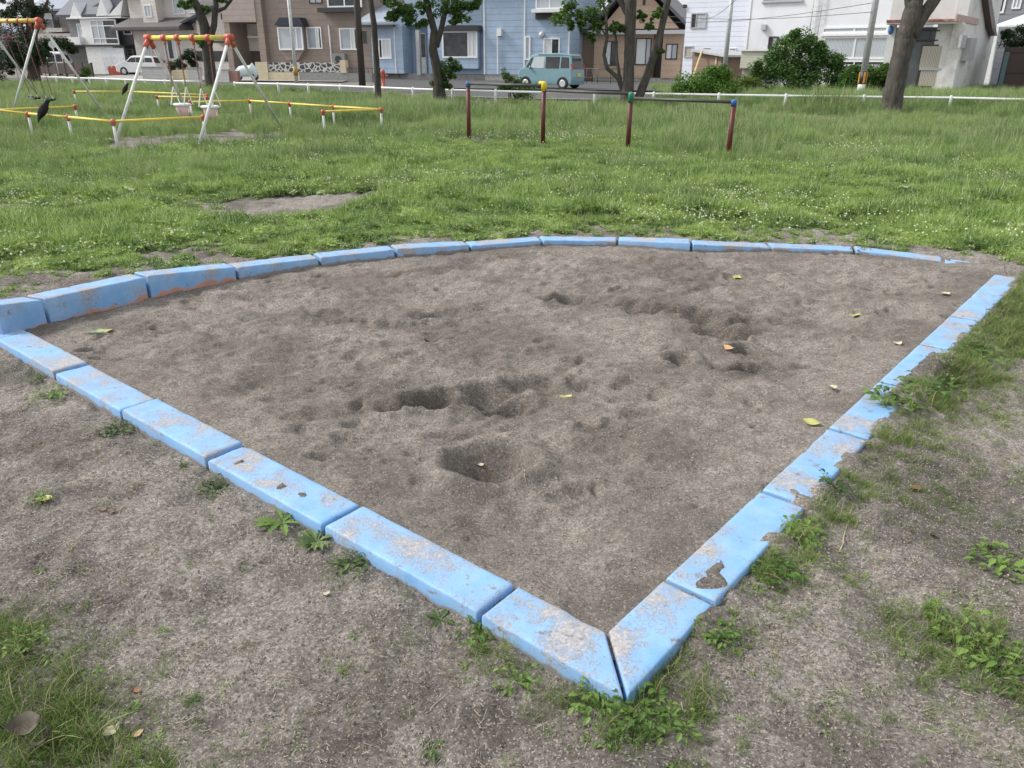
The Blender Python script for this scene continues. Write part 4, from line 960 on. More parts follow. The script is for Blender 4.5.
# ------------------------------------------------------------------ vehicles
def vehicle(name, label, cat, paint, x, y, heading, Lg, Wd, Ht, prof, belt, wins, wheels, wr=.27, z=.08, roofm=None, plate=None, tail=True):
    """prof: side outline (x forward, z); greenhouse above `belt` leans inwards"""
    t = thing(name, label, cat, (x, y, z))
    mt = Matrix.Translation((x, y, z)) @ Matrix.Rotation(heading, 4, 'Z')
    top = max(p[1] for p in prof)
    def hw(zz): return Wd / 2 - (.13 * max(0, (zz - belt) / (top - belt)) + .05 * max(0, (.35 - zz) / .35))
    def ring(zc):                       # densify outline and cut at the belt
        out = []
        n = len(prof)
        for i in range(n):
            a, b_ = prof[i], prof[(i + 1) % n]
            for k in range(4): out.append((a[0] + (b_[0] - a[0]) * k / 4, a[1] + (b_[1] - a[1]) * k / 4))
        return out
    R = ring(0); vs = []; fs = []; n = len(R)
    cx = sum(p[0] for p in R) / n
    cols = [(-1, .93), (-1, 1), (-.93, None), (0, None), (.93, None), (1, 1), (1, .93)]
    # sides as fans around a spine row, crown across the width
    ws = [-1, -.94, -.5, 0, .5, .94, 1]
    for wv in ws:
        for (px, pz) in R:
            h_ = hw(pz); k = abs(wv)
            sh = 1.0 if k < .95 else .965
            q = Vector((cx + (px - cx) * sh, wv * h_, .75 + (pz - .75) * sh + (.02 * (1 - k * k) if pz > top * .9 else 0)))
            vs.append(mt @ q)
    m_ = len(ws)
    for j in range(m_ - 1):
        for i in range(n):
            i2 = (i + 1) % n
            fs.append((j * n + i, j * n + i2, (j + 1) * n + i2, (j + 1) * n + i))
    # side caps split into strips through the vertical direction
    import mathutils
    for j, rev in ((0, True), (m_ - 1, False)):
        loop = [Vector((p[0], p[1], 0)) for p in R]
        tris = mathutils.geometry.tessellate_polygon([loop])
        for tr in tris: fs.append(tuple(j * n + i for i in (tr if rev else tr[::-1])))
    body = mesh_obj('body', vs, fs, paint, t, False)
    for (kind, pts) in wins:             # side windows, both sides
        for sgn in (-1, 1):
            m = MB(); v = []
            for off in (.0, .018):
                for (a, c) in pts: v.append(mt @ Vector((a, sgn * (hw(c) * 1.0 + off - .004), c)))
            k = len(pts)
            m.add(v, [tuple(range(k)), tuple(range(k, 2 * k))] + [(i, (i + 1) % k, k + (i + 1) % k, k + i) for i in range(k)])
            m.build('side_window', M_[kind], t)
    rx = min(p[0] for p in prof); fx = max(p[0] for p in prof)
    # rear window, windscreen
    m = MB(); zt = top - .12; zb = belt - .02
    def xat(zz, rear):
        c = []
        for i in range(len(prof)):
            a, b_ = prof[i], prof[(i + 1) % len(prof)]
            if (a[1] - zz) * (b_[1] - zz) <= 0 and abs(a[1] - b_[1]) > 1e-6: c.append(a[0] + (b_[0] - a[0]) * (zz - a[1]) / (b_[1] - a[1]))
        return min(c) if rear else max(c)
    for rear in (True, False):
        m = MB(); s = -1 if rear else 1; v = []; zs_ = np.linspace(zb, zt, 6)
        for zz in zs_:
            for yy in (-.84, .84):
                for off in (.022, -.03): v.append(mt @ Vector((xat(zz, rear) + s * off, yy * hw(zz), zz)))
        fq = [(0, 1, 3, 2), (20, 22, 23, 21)]
        for k in range(5):
            o4 = 4 * k; fq += [(o4, o4 + 2, o4 + 6, o4 + 4), (o4 + 1, o4 + 5, o4 + 7, o4 + 3), (o4, o4 + 4, o4 + 5, o4 + 1), (o4 + 2, o4 + 3, o4 + 7, o4 + 6)]
        m.add(v, fq); m.build('rear_window' if rear else 'windscreen', M_['carglass'], t)
    for wx in wheels:
        for sgn in (-1, 1):
            y0 = sgn * (Wd / 2 - .16); y1 = sgn * (Wd / 2 + .012)
            w_ = MB(); w_.tube([mt @ Vector((wx, y0, wr)), mt @ Vector((wx, y1, wr))], wr, 24); w_ = w_.build('wheel', M_['black'], t)
            m = MB(); m.tube([mt @ Vector((wx, y1, wr)), mt @ Vector((wx, y1 + sgn * .012, wr))], [wr * .66, wr * .6], 20); m.build('rim', M_['rim'], w_)
            m = MB(); pts = [mt @ Vector((wx + (wr + .03) * math.cos(a), sgn * (Wd / 2 - .02), wr + (wr + .03) * math.sin(a))) for a in np.linspace(-.25, math.pi + .25, 15)]
            m.tube(pts, .04, 6); m.build('wheel_arch', M_['black'], t)
    for sgn in (-1, 1):
        m = MB(); zz = belt - .2; xx = xat(belt - .2, False); m.add([], []); q = mt
        m.box(xx - .12, xx + .012, sgn * Wd * .36 - .16, sgn * Wd * .36 + .16, zz - .08, zz + .08, mt); m.build('headlight', M_['lampglass'], t)
        m = MB(); xx = xat(belt + .02, True); m.box(xx - .012, xx + .1, sgn * Wd * .46 - .06, sgn * Wd * .46 + .02, belt - .22, belt + .22, mt); m.build('tail_light', M_['taillight'], t)
    for sgn in (-1, 1):
        m = MB(); c = mt @ Vector((fx * .52, sgn * (Wd / 2 + .08), belt + .05)); m.ball(c, .1, 10, 6, .6, .9, .9); m.build('mirror', paint, t, True)
    m = MB(); m.box(rx - .02, rx + .1, -Wd * .45, Wd * .45, .22, .42, mt); m.build('bumper', M_['bumper'] if plate else paint, t)
    if plate:
        m = MB(); m.box(rx - .03, rx + .0, -.17, .17, .62, .78, mt); m.build('number_plate', plate, t)
    return t, mt
M_['rim'] = simple('wheel cover', (.62, .63, .64), .35, .08, 8, metal=.4)
M_['lampglass'] = simple('lamp glass', (.7, .72, .74), .15, .05, 8)
M_['taillight'] = simple('red lamp glass', (.45, .02, .02), .2, .1, 8)
M_['bumper'] = simple('teal bumper', (.13, .25, .28), .4, .06, 8)
m_teal = simple('pale teal car paint', (.20, .335, .38), .22, .05, 2)
vx = G(553, 91.5)
van, mt = vehicle('parked_van', 'pale teal boxy van parked beyond the guard rail before the blue house', 'van', m_teal, vx.x, 45.6, math.pi - math.radians(32), 3.4, 1.48, 1.74,
    [(-1.68, .24), (-1.70, .6), (-1.66, 1.0), (-1.58, 1.5), (-1.46, 1.70), (-.6, 1.77), (.45, 1.76), (.92, 1.68), (1.26, 1.12), (1.32, 1.04), (1.64, .93), (1.70, .75), (1.70, .3), (1.5, .2), (-1.5, .2)], 1.02,
    [('carglass', [(-1.50, 1.06), (-.98, 1.04), (-.98, 1.60), (-1.42, 1.57)]), ('carglass', [(-.88, 1.03), (-.04, 1.03), (-.04, 1.61), (-.88, 1.60)]), ('ggrey', [(.05, 1.03), (.88, 1.05), (.70, 1.57), (.05, 1.61)]), ('carglass', [(.94, 1.06), (1.18, 1.08), (.88, 1.55), (.78, 1.57)])],
    (-1.12, 1.2), .28, plate=simple('yellow plate', (.75, .62, .12), .4, .05))
m = MB(); 
for yy in (-.64, .64): m.box(-1.4, .5, yy - .02, yy + .02, 1.72, 1.735, mt)
m.build('roof_rail', m_teal, van)
m_cw = simple('white car paint', (.78, .79, .80), .2, .04, 2)
sp = [(-2.0, .3), (-2.08, .7), (-2.02, 1.05), (-1.75, 1.55), (-1.55, 1.64), (.2, 1.68), (.5, 1.6), (1.05, 1.12), (1.9, 1.0), (2.1, .8), (2.12, .35), (1.9, .24), (-1.9, .24)]
vehicle('parked_car', 'white estate car parked in front of the beige house', 'car', m_cw, P(142, 70, 78).x, 78, math.pi - math.radians(10), 4.2, 1.72, 1.68, sp, 1.08,
    [('carglass', [(-1.8, 1.12), (-1.0, 1.12), (-1.0, 1.5), (-1.65, 1.5)]), ('carglass', [(-.94, 1.12), (-.1, 1.12), (-.1, 1.53), (-.94, 1.53)]), ('carglass', [(-.04, 1.12), (.9, 1.14), (.45, 1.5), (-.04, 1.54)])], (-1.3, 1.3), .33)
vehicle('parked_car', 'white van partly hidden behind the dark board fence at far left', 'van', m_cw, P(61, 66, 80).x, 80, math.pi - math.radians(75), 3.4, 1.5, 1.9,
    [(-1.68, .24), (-1.70, .9), (-1.66, 1.2), (-1.6, 1.85), (-1.3, 2.0), (.45, 2.0), (.78, 1.9), (1.4, 1.2), (1.7, .95), (1.70, .3), (1.5, .2), (-1.5, .2)], 1.15,
    [('carglass', [(-1.46, 1.2), (-.2, 1.2), (-.2, 1.75), (-1.4, 1.75)]), ('carglass', [(-.1, 1.2), (.9, 1.2), (.6, 1.7), (-.1, 1.75)])], (-1.12, 1.2), .3)
# covered scooter
g = P(247, 80, 60); 
t = thing('scooter', 'small scooter under a pale blue cover, left of the cream pillar', 'scooter', (g.x, g.y, .08), None)
m = MB()
mt = Matrix.Translation((g.x, g.y, .08))
secs = [(-.75, .35, .28, .40), (-.5, .55, .30, .34), (-.1, .62, .28, .26), (.3, .62, .26, .3), (.5, .82, .30, .34), (.68, .62, .22, .4), (.85, .42, .14, .42)]
vs = []; fs = []
for i, (xx, zc, ww, lo) in enumerate(secs):
    for k in range(12):
        a = 2 * math.pi * k / 12
        vs.append(mt @ Vector((xx * .95, math.sin(a) * ww, max(lo * .6, zc + math.cos(a) * .38) + .02 * math.sin(k * 3 + i))))
for i in range(len(secs) - 1):
    for k in range(12): fs.append((i * 12 + k, i * 12 + (k + 1) % 12, (i + 1) * 12 + (k + 1) % 12, (i + 1) * 12 + k))
fs += [tuple(range(12)), tuple(72 + k for k in range(12))]
m.add(vs, fs); m.build('cover', simple('pale blue cover', (.62, .74, .76), .45, .1, 4), t, True)
for xx in (-.55, .62):
    w_ = MB(); w_.tube([mt @ Vector((xx, -.05, .24)), mt @ Vector((xx, .05, .24))], .24, 20); w_ = w_.build('wheel', M_['black'], t)
    m = MB(); m.tube([mt @ Vector((xx, -.06, .24)), mt @ Vector((xx, .06, .24))], .11, 14); m.build('rim', M_['rim'], w_)
m = MB(); m.tube([mt @ Vector((.45, -.3, 1.15)), mt @ Vector((.5, 0, 1.1)), mt @ Vector((.45, .3, 1.15))], .02, 8); m.build('handlebar', M_['dark'], t)
# red and white play-castle slide beside the garage: a small plastic slide
g = P(116, 73, 79)
t = thing('plastic_slide', 'small red and white plastic slide beside the white garage door', 'slide', (g.x, g.y, .08))
mt = Matrix.Translation((g.x, g.y, .08))
m = MB(); m.hexa([mt @ Vector(a) for a in ((-.5, -.3, 0), (.5, -.3, 0), (.5, .3, 0), (-.5, .3, 0))], [mt @ Vector(a) for a in ((-.62, -.3, .75), (.1, -.3, .78), (.1, .3, .78), (-.62, .3, .75))]); m.build('chute', M_['red'], t)
for xx in (-.5, .25):
    m = MB(); m.tube([mt @ Vector((xx, -.32, .6)), mt @ Vector((xx - .1, -.32, 1.5)), mt @ Vector((xx + .25, -.32, 1.55)), mt @ Vector((xx + .35, -.32, .6))], .04, 8); m.build('side_frame', M_['white'], t)

# ------------------------------------------------------------------ poles and signs
def pole(name, label, px0, py0, px1, Y, r, ztop, mat, cat='pole'):
    b0 = P(px1, py0, Y); a = P(px0, 0, Y)
    t = thing(name, label, cat, (b0.x, Y, 0))
    dx = (a.x - b0.x) / (a.z - 0)
    m = MB(); m.tube([(b0.x, Y, -.1), (b0.x + dx * 0, Y, ztop)], [r, r * .8], 14); m.build('shaft', mat, t, True)
    return t, b0
t, b0 = pole('street_lamp', 'slim pale lamp pole with a yellow band before the taupe house', 292.5, 86, 297, 50, .11, 7.0, M_['palepaint'], 'street lamp')
m = MB(); m.tube([(b0.x, 50, .6), (b0.x, 50, 1.1)], .14, 14); m.build('band', simple('ochre band', (.42, .26, .06), .6, .2), t, True)
m = MB(); m.tube([(b0.x, 50, 6.9), (b0.x, 49.4, 7.2), (b0.x, 48.6, 7.25)], .05, 8); m.build('arm', M_['palepaint'], t, True)
m = MB(); m.ball((b0.x, 48.4, 7.2), .22, 12, 8, .8, 1.6, .4); m.build('lamp_head', M_['white'], t, True)
t, b0 = pole('street_lamp', 'slim grey pole before the plain white building, next to the brown shed', 730, 80, 723.5, 42, .12, 6.5, M_['steel'], 'pole')
m = MB(); m.tube([(b0.x, 42, 6.4), (b0.x, 41.4, 6.7)], .05, 8); m.ball((b0.x, 41.2, 6.7), .2, 12, 8, .8, 1.6, .4); m.build('lamp_head', M_['white'], t, True)
t, b0 = pole('utility_pole', 'tall grey utility pole with an orange striped band, left of the big right tree', 871, 101, 859, 33.5, .13, 8.5, M_['steel'], 'utility pole')
for k in range(8):
    a = 2 * math.pi * k / 8
    if k % 2: continue
    m = MB(); m.box(b0.x + math.cos(a) * .135 - .03, b0.x + math.cos(a) * .135 + .03, 33.5 + math.sin(a) * .135 - .03, 33.5 + math.sin(a) * .135 + .03, .70, 1.12); m.build('warning_strip', simple('orange strip', (.75, .33, .04), .5, .1), t)
m = MB(); m.tube([(b0.x, 33.5, .66), (b0.x, 33.5, 1.15)], .138, 14); m.build('band', M_['dark'], t, True)
m = MB(); m.tube([(b0.x, 33.5, .33), (b0.x, 33.5, .655)], .15, 14); m.build('sleeve', M_['palepaint'], t, True)
m = MB(); m.box(b0.x - .7, b0.x + .7, 33.42, 33.58, 7.6, 7.72); m.build('crossarm', M_['steel'], t)
t, b0 = pole('utility_pole', 'thick dark brown wooden utility pole between the taupe and blue houses', 362, 86, 362.5, 45, .19, 8.5, simple('dark creosoted wood', (.075, .062, .052), .85, .3, 4, .01, stretch=(6, 6, .6)), 'utility pole')
m = MB(); m.box(b0.x - .8, b0.x + .8, 44.9, 45.1, 7.7, 7.85); m.build('crossarm', M_['pipe'], t)
m = MB(); q = P(368, 45, 45); m.box(b0.x + .18, b0.x + .4, 44.85, 45.1, 2.3, 2.9); m.build('switch_box', M_['pipe'], t)
def sign(name, label, px, py, Y, r, zb, mat, face, ring=None):
    c = P(px, py, Y); base = c.x + .05
    t = thing(name, label, 'road sign', (base, Y, 0))
    m = MB(); m.tube([(c.x, Y + .04, -.1), (c.x, Y + .04, c.z + r * .8)], .035, 10); m.build('post', M_['palepaint'], t, True)
    m = MB(); m.tube([(c.x, Y, c.z), (c.x, Y - .02, c.z)], r, 28); d = m.build('disc', mat, t)
    if face:
        m = MB(); m.tube([(c.x, Y - .02, c.z), (c.x, Y - .03, c.z)], r * .74, 28); m.build('face', face, d)
        m = MB(); v = Matrix.Translation((c.x, Y - .036, c.z)) @ Matrix.Rotation(math.radians(45), 4, 'Y'); m.box(-r * .74, r * .74, -.004, .004, -r * .12, r * .12, v); m.build('bar', mat, d)
sign('road_sign', 'round red and blue no parking sign at the left edge behind the swing', 9.5, 41, 55, .30, 0, simple('sign red', (.50, .04, .05), .4, .1), simple('sign blue', (.03, .045, .30), .4, .1))
sign('road_sign', 'round grey back of a road sign on a thin post before the board fence', 52, 44.5, 58, .24, 0, M_['palepaint'], None)
# hydrant
g = P(383.5, 84, 43); t = thing('fire_hydrant', 'red fire hydrant half hidden by a thin trunk near the guard rail', 'hydrant', (g.x, 43, 0))
m = MB(); m.tube([(g.x, 43, 0), (g.x, 43, .05), (g.x, 43, .06), (g.x, 43, .85), (g.x, 43, .9), (g.x, 43, 1.0), (g.x, 43, 1.05)], [.16, .16, .09, .09, .12, .10, .04], 16); m.build('barrel', M_['red'], t, True)
for s in (-1, 1):
    m = MB(); m.tube([(g.x + s * .1, 43, .72), (g.x + s * .24, 43, .72)], .07, 12); m.build('outlet', M_['red'], t, True)

t = thing('overhead_wire', 'thin dark overhead wires crossing before the white building at the top right', 'wires', (11, 36, 6))
for k, (a, b_) in enumerate((((640, 14, 44), (872, 12, 33.4)), ((650, 22, 44), (872, 3, 33.4)), ((740, -4, 36), (700, 20, 52)))):
    p, q = P(*a), P(*b_); m = MB(); m.tube([p.lerp(q, i / 14) - Vector((0, 0, .25 * math.sin(math.pi * i / 14))) for i in range(15)], .010, 6); m.build('wire', M_['dark'], t, True)

# ------------------------------------------------------------------ trees
def leaf_cloud(m, centers, n, size, rngs, sp=(.35, .75, .22, .36)):
    """n folded leaf faces scattered through clumps"""
    V = []; Fc = []; T = []
    k = 0
    sub = []
    for c, r in centers:
        for j in range(9):
            d = rngs.normal(size=3); d /= np.linalg.norm(d)
            sub.append((np.array(c) + d * r * (sp[0] + sp[1] * rngs.random()), r * (sp[2] + sp[3] * rngs.random())))
    centers = sub
    for i in range(n):
        c, r = centers[int(rngs.random() * len(centers)) % len(centers)]
        d = rngs.normal(size=3); d /= np.linalg.norm(d); rr = r * rngs.random() ** .45
        p = np.array(c) + d * rr * np.array([1, 1, .75])
        a = rngs.normal(size=3); a[2] *= .6; a /= np.linalg.norm(a); b_ = np.cross(a, rngs.normal(size=3)); b_ /= np.linalg.norm(b_)
        s = size * (.6 + .8 * rngs.random())
        V += [p - a * s, p + b_ * s * .45, p + a * s, p - b_ * s * .45]
        Fc.append((k, k + 1, k + 2, k + 3)); k += 4; T.append(rngs.random())
    return V, Fc, T
def tinted(name, V, Fc, T, mat, parent=None):
    o = mesh_obj(name, V, Fc, mat, parent)
    at = o.data.attributes.new('tint', 'FLOAT', 'FACE'); at.data.foreach_set('value', np.array(T, dtype=np.float32)); return o
m_bark = simple('tree bark', (.060, .053, .043), .95, .5, 5, .05, stretch=(5, 5, 1), bscale=12, dirt=(.10, .10, .085))
m_bark2 = simple('grey brown bark', (.085, .074, .062), .95, .5, 5, .05, stretch=(5, 5, 1), bscale=12, dirt=(.125, .115, .10))
m_leafA = leafm('tree leaves', (.035, .08, .018), (.12, .22, .05), trans=.25, big=1.1)
m_leafB = leafm('bush leaves', (.025, .075, .015), (.13, .24, .04), trans=.25, big=1.6)
m_leafD = leafm('dark evergreen leaves', (.010, .028, .010), (.035, .075, .02), trans=.15, big=1.1)
def tree(name, label, Y, stems, centers, nleaf, leafs, mat, bark, seed, group=None):
    """stems: lists of (px, py, radius px) at distance Y, or metres above frame"""
    base = P(stems[0][0][0], stems[0][0][1], Y)
    t = thing(name, label, 'tree', (base.x, Y, 0), group)
    m = MB(); rr = random.Random(seed)
    for si, st in enumerate(stems):
        pts = []; rad = []
        ppm = FPX / (Y * math.cos(PITCH))
        for k, (px, py, r) in enumerate(st):
            p = P(px, py, Y + rr.uniform(-.12, .12) * (k > 0))
            if si == 0 and k == 0: p.z = -.15
            pts.append(p); rad.append(r / ppm)
        # smooth by midpoint subdivision with bark wobble
        q = []; qr = []
        for i in range(len(pts) - 1):
            for s in range(6):
                a = s / 6; c = pts[i].lerp(pts[i + 1], a); r_ = rad[i] * (1 - a) + rad[i + 1] * a
                q.append(c + Vector((rr.uniform(-1, 1), rr.uniform(-1, 1), 0)) * r_ * .05); qr.append(r_ * rr.uniform(.97, 1.03))
        q.append(pts[-1]); qr.append(rad[-1])
        if si == 0: qr[0] *= 1.5; qr[1] *= 1.2
        m.tube(q, qr, 12)
    m.build('trunk', bark, t, True)
    if nleaf:
        V, Fc, T = leaf_cloud(None, centers, int(nleaf * 2.3), leafs * .62, np.random.default_rng(seed), (.2, .9, .25, .4))
        tinted('crown', V, Fc, T, mat, t)
    return t
def cc(px, py, Y, r): p = P(px, py, Y); return ((p.x, p.y, p.z), r)
# 1: forked tree behind the baby swings
Yt = 40
big = [((P(210, 0, Yt).x + dx, Yt + dy, 5.2 + dz), r) for dx, dy, dz, r in ((-1.5, 0, 1, 1.3), (1.2, .5, 1.6, 1.4), (0, -.6, 2.8, 1.5), (-.3, .6, 1.5, 1.2), (2.2, -.3, 2.3, 1.0))]
tree('forked_tree', 'forked dark trunk tree behind the baby swings', Yt, [[(211.5, 92, 6), (209, 60, 5.6), (205, 28, 5.0), (199, 10, 4.0), (190, -8, 3.0), (182, -40, 1.6)], [(209, 45, 3.5), (214, 25, 3), (216, 5, 2.6), (214, -30, 1.4)], [(215, 12, 1.8), (225, 8, 1.5), (233, -2, 1.2), (240, -20, .8)]],
     big + [cc(192, 2, Yt, .35), cc(184, 5, Yt, .3), cc(206, 7, Yt, .25), cc(219, -2, Yt, .3), cc(199, 42, Yt, .3)], 3800, .09, m_leafA, m_bark, 1)
# 2: thin straight trunk
Yt = 30.5
big = [((P(368, 0, Yt).x + dx, Yt + dy, 5.8 + dz), r) for dx, dy, dz, r in ((-.6, 0, 0, .9), (.7, .4, .5, 1.0), (0, -.5, 1.6, 1.1), (-1, .5, 1.2, .9))]
tree('thin_tree', 'thin straight dark trunk standing right of the brown utility pole', Yt, [[(378, 98, 3.6), (376.5, 60, 3.0), (374, 25, 2.8), (370.5, 0, 2.6), (367, -40, 1.6)]], big + [cc(390, 4, Yt, .3), cc(393, 14, Yt, .25)], 2600, .09, m_leafA, m_bark, 2)
# 3: leafy tree before the blue house
Yt = 30.5
big = [((P(440, 0, Yt).x + dx, Yt + dy, 4.6 + dz), r) for dx, dy, dz, r in ((-1.4, 0, 0, 1.1), (1.1, .5, 0, 1.2), (0, -.5, 1.2, 1.4), (-.3, .6, .3, 1.2), (1.6, -.3, 1.3, 1.0), (-1.6, .3, 1.4, 1.1))]
tree('leafy_tree', 'leafy tree with a twin-forked trunk in front of the blue house bay window', Yt, [[(440, 97, 7.5), (438, 75, 5.0), (433, 50, 4.4), (434, 30, 3.4), (428, 8, 3.2), (420, -25, 2.2)], [(436, 47, 3.2), (441, 30, 2.8), (445, 12, 2.4), (452, -20, 1.6)]],
     big + [cc(400, 8, Yt, .4), cc(412, 12, Yt, .4), cc(445, 10, Yt, .5), cc(456, 12, Yt, .4), cc(465, 6, Yt, .4), cc(475, 2, Yt, .35), cc(425, 3, Yt, .4), cc(456, 20, Yt, .3), cc(409, 18, Yt, .25), cc(451, 68, Yt, .35), cc(448, 76, Yt, .3), cc(443, 84, Yt, .35), cc(423, 22, Yt, .22)],
     6500, .085, m_leafA, m_bark, 3)
# 4: multi-stem tree in the middle
Yt = 27.2
big = [((P(640, 0, Yt).x + dx, Yt + dy, 4.6 + dz), r) for dx, dy, dz, r in ((-1.8, 0, .4, 1.1), (1.5, .5, .6, 1.1), (0, -.5, 1.6, 1.4), (-.9, .6, 1.5, 1.2), (2.1, -.3, 1.7, 1.0))]
tree('multi_stem_tree', 'multi-stem tree with a thick trunk and leaning stems in the middle of the park edge', Yt, [[(626.5, 105, 8), (628.5, 80, 5.6), (630, 40, 5.4), (631, 0, 5.6), (632, -40, 3.5)], [(633, 20, 4), (625, 10, 3), (618, -5, 2.4), (612, -30, 1.5)],
     [(638, 100, 4.6), (647, 75, 4.2), (656, 50, 3.8), (663, 22, 3.4), (669, -4, 3.0), (676, -40, 1.6)],
     [(623, 92, 2.6), (618, 78, 2.2), (607, 68, 2.0), (604, 55, 1.8), (607, 38, 1.6), (606, 15, 1.3), (600, -8, .9)], [(620, 80, 1.8), (617, 60, 1.5), (616, 40, 1.2), (613, 20, 1)], [(606, 36, .9), (600, 26, .7), (594, 10, .5)]],
     big + [cc(567, 5, Yt, .35), cc(575, 14, Yt, .35), cc(588, 10, Yt, .35), cc(597, 22, Yt, .28), cc(560, 18, Yt, .3), cc(581, 24, Yt, .2), cc(612, 28, Yt, .22), cc(640, 16, Yt, .22), cc(655, 14, Yt, .22), cc(650, 28, Yt, .18), cc(591, 37, Yt, .15), cc(570, 24, Yt, .2), cc(604, 4, Yt, .3), cc(621, 26, Yt, .2), cc(660, 51, Yt, .12)],
     4300, .08, leafm('fresh leaves', (.05, .10, .02), (.15, .27, .05), trans=.3, big=1.2), m_bark2, 4)
# 5: big leaning tree on the right
Yt = 24.6
big = [((P(915, 0, Yt).x + dx, Yt + dy, 5.0 + dz), r) for dx, dy, dz, r in ((-1.0, 0, 1.2, 1.1), (1.5, .5, .9, 1.1), (.4, -.5, 1.9, 1.4), (1.9, .6, 1.8, 1.2))]
tree('leaning_tree', 'thick leaning forked tree trunk on the right before the old white house', Yt, [[(891, 116, 10.5), (893, 95, 9.6), (899, 65, 9.2), (905, 40, 9.2), (911, 22, 9.5), (915, 0, 7.5), (916, -40, 5)], [(911, 36, 6), (924, 14, 6), (937, -4, 5.5), (952, -35, 3.5)], [(911, 18, 4), (908, 0, 3.5), (905, -30, 2)]],
     big + [cc(903, 60, Yt, .12), cc(899, 68, Yt, .14), cc(904, 52, Yt, .1)], 3000, .09, m_leafA, m_bark2, 5)
# 0: trees at the left edge
Yt = 52
big = [cc(2, 10, Yt, .8), cc(20, 20, Yt, .9), cc(28, 8, Yt, 1.0), cc(18, 45, Yt, 1.0), cc(32, 52, Yt, 1.0), cc(25, 62, Yt, .9), cc(8, 55, Yt, .9), cc(44, 58, Yt, .7), cc(38, 10, Yt, .7), cc(-10, 30, Yt, 1.2), cc(-15, 60, Yt, 1.2), cc(3, 68, Yt, .9)] + [((P(20, 0, Yt).x + dx, Yt + dy, 6.2 + dz), r) for dx, dy, dz, r in ((-1.0, 0, .2, 1.3), (1.0, .5, .9, 1.3), (.4, -.5, 1.9, 1.4))]
tree('evergreen_tree', 'dark leafy tree behind the left swing set at the photo edge', Yt, [[(34, 84, 5.5), (33, 50, 5), (31, 20, 4.6), (28, -20, 3.0)], [(32, 30, 3), (22, 10, 2.2), (10, -10, 1.4)], [(33, 40, 2.6), (40, 20, 2.0), (48, 0, 1.2)]], big, 9000, .11, m_leafD, m_bark, 6)

def bush(name, label, Y, blobs, n, size, mat, seed, flowers=None, zmin=0.0):
    cs = [cc(a, b_, Y + dy, r) for a, b_, dy, r in blobs]
    bx = sum(c[0][0] for c in cs) / len(cs)
    t = thing(name, label, 'bush', (bx, Y, 0), None)
    rs = np.random.default_rng(seed); rr = random.Random(seed)
    V, Fc, T = leaf_cloud(None, cs, int(n * 1.8), size * .82, rs, (.15, .65, .4, .35))
    V = [np.array([v[0], v[1], max(v[2], zmin)]) for v in V]
    tinted('foliage', V, Fc, T, mat, t)
    m = MB()
    for k in range(14):
        c = cs[rr.randrange(len(cs))][0]; m.tube([(bx + rr.uniform(-.3, .3), Y + rr.uniform(-.2, .2), 0), ((bx + c[0]) / 2, Y, c[2] * .55), (c[0], c[1], c[2])], [.03, .02, .008], 6)
    m.build('stem', m_bark, t)
    if flowers:
        m = MB()
        for k in range(flowers[0]):
            c, r = cs[rr.randrange(len(cs))]; a = rr.uniform(3.4, 6.0); e = rr.uniform(-.2, 1.2)
            q = Vector((c[0] + math.cos(a) * math.cos(e) * r, c[1] + math.sin(a) * math.cos(e) * r, c[2] + math.sin(e) * r * .75))
            for j in range(5): m.ball(q + Vector((rr.uniform(-.07, .07), rr.uniform(-.05, .05), rr.uniform(-.04, .04))), .026, 6, 4)
        m.build('flower', flowers[1], t)
    return t
bush('flowering_bush', 'big dark green bush with cream flower heads against the white building', 38,
     [(797, 68, .5, .75), (800, 78, .5, .7), (785, 72, .5, .7), (812, 72, .5, .6), (790, 45, 0, .65), (800, 40, 0, .6), (783, 52, .2, .6), (806, 47, .2, .6), (818, 56, 0, .6), (772, 60, 0, .55), (785, 60, 0, .9), (835, 66, 0, .5), (803, 55, .3, .8), (770, 72, -.3, .7), (765, 82, 0, .8), (755, 74, 0, .5), (838, 62, 0, .45), (842, 74, 0, .6), (790, 78, -.4, .8), (812, 65, 0, .7), (825, 60, .3, .55), (830, 75, 0, .7), (812, 82, -.3, .7), (838, 82, 0, .6), (796, 33, 0, .3), (820, 48, 0, .3), (812, 40, .2, .35), (758, 66, -.2, .35)],
     17000, .065, leafm('dark bush leaves', (.03, .085, .018), (.16, .29, .06), trans=.2, big=1.5), 21, (26, simple('cream flowers', (.40, .44, .24), .8, .1)))
bush('bush', 'low pale green bush right of the big flowering bush, under the window', 37, [(850, 76, 0, .7), (868, 78, 0, .75), (880, 75, 0, .65), (885, 70, 0, .45), (858, 70, .2, .55), (845, 86, 0, .65), (870, 88, 0, .7), (886, 86, 0, .5)], 9000, .06, m_leafB, 22)
bush('bush', 'bright green round bush growing over the guard rail, left of the grey pole', 30, [(690, 88, 0, .65), (705, 84, 0, .75), (718, 80, .2, .65), (700, 95, -.2, .6), (716, 91, 0, .7), (728, 88, 0, .5), (680, 93, 0, .4), (710, 76, .2, .45), (722, 75, .1, .35)], 9500, .055, leafm('bright bush leaves', (.05, .12, .02), (.17, .32, .05), trans=.3, big=1.6), 23)
bush('bush', 'low yellowish bush between the grey pole and the big flowering bush', 37, [(735, 84, 0, .4), (745, 82, 0, .45), (755, 84, 0, .4), (748, 88, 0, .4), (738, 90, 0, .4)], 3000, .055, leafm('yellow green leaves', (.07, .12, .02), (.26, .33, .06), trans=.3, big=1.6), 24)
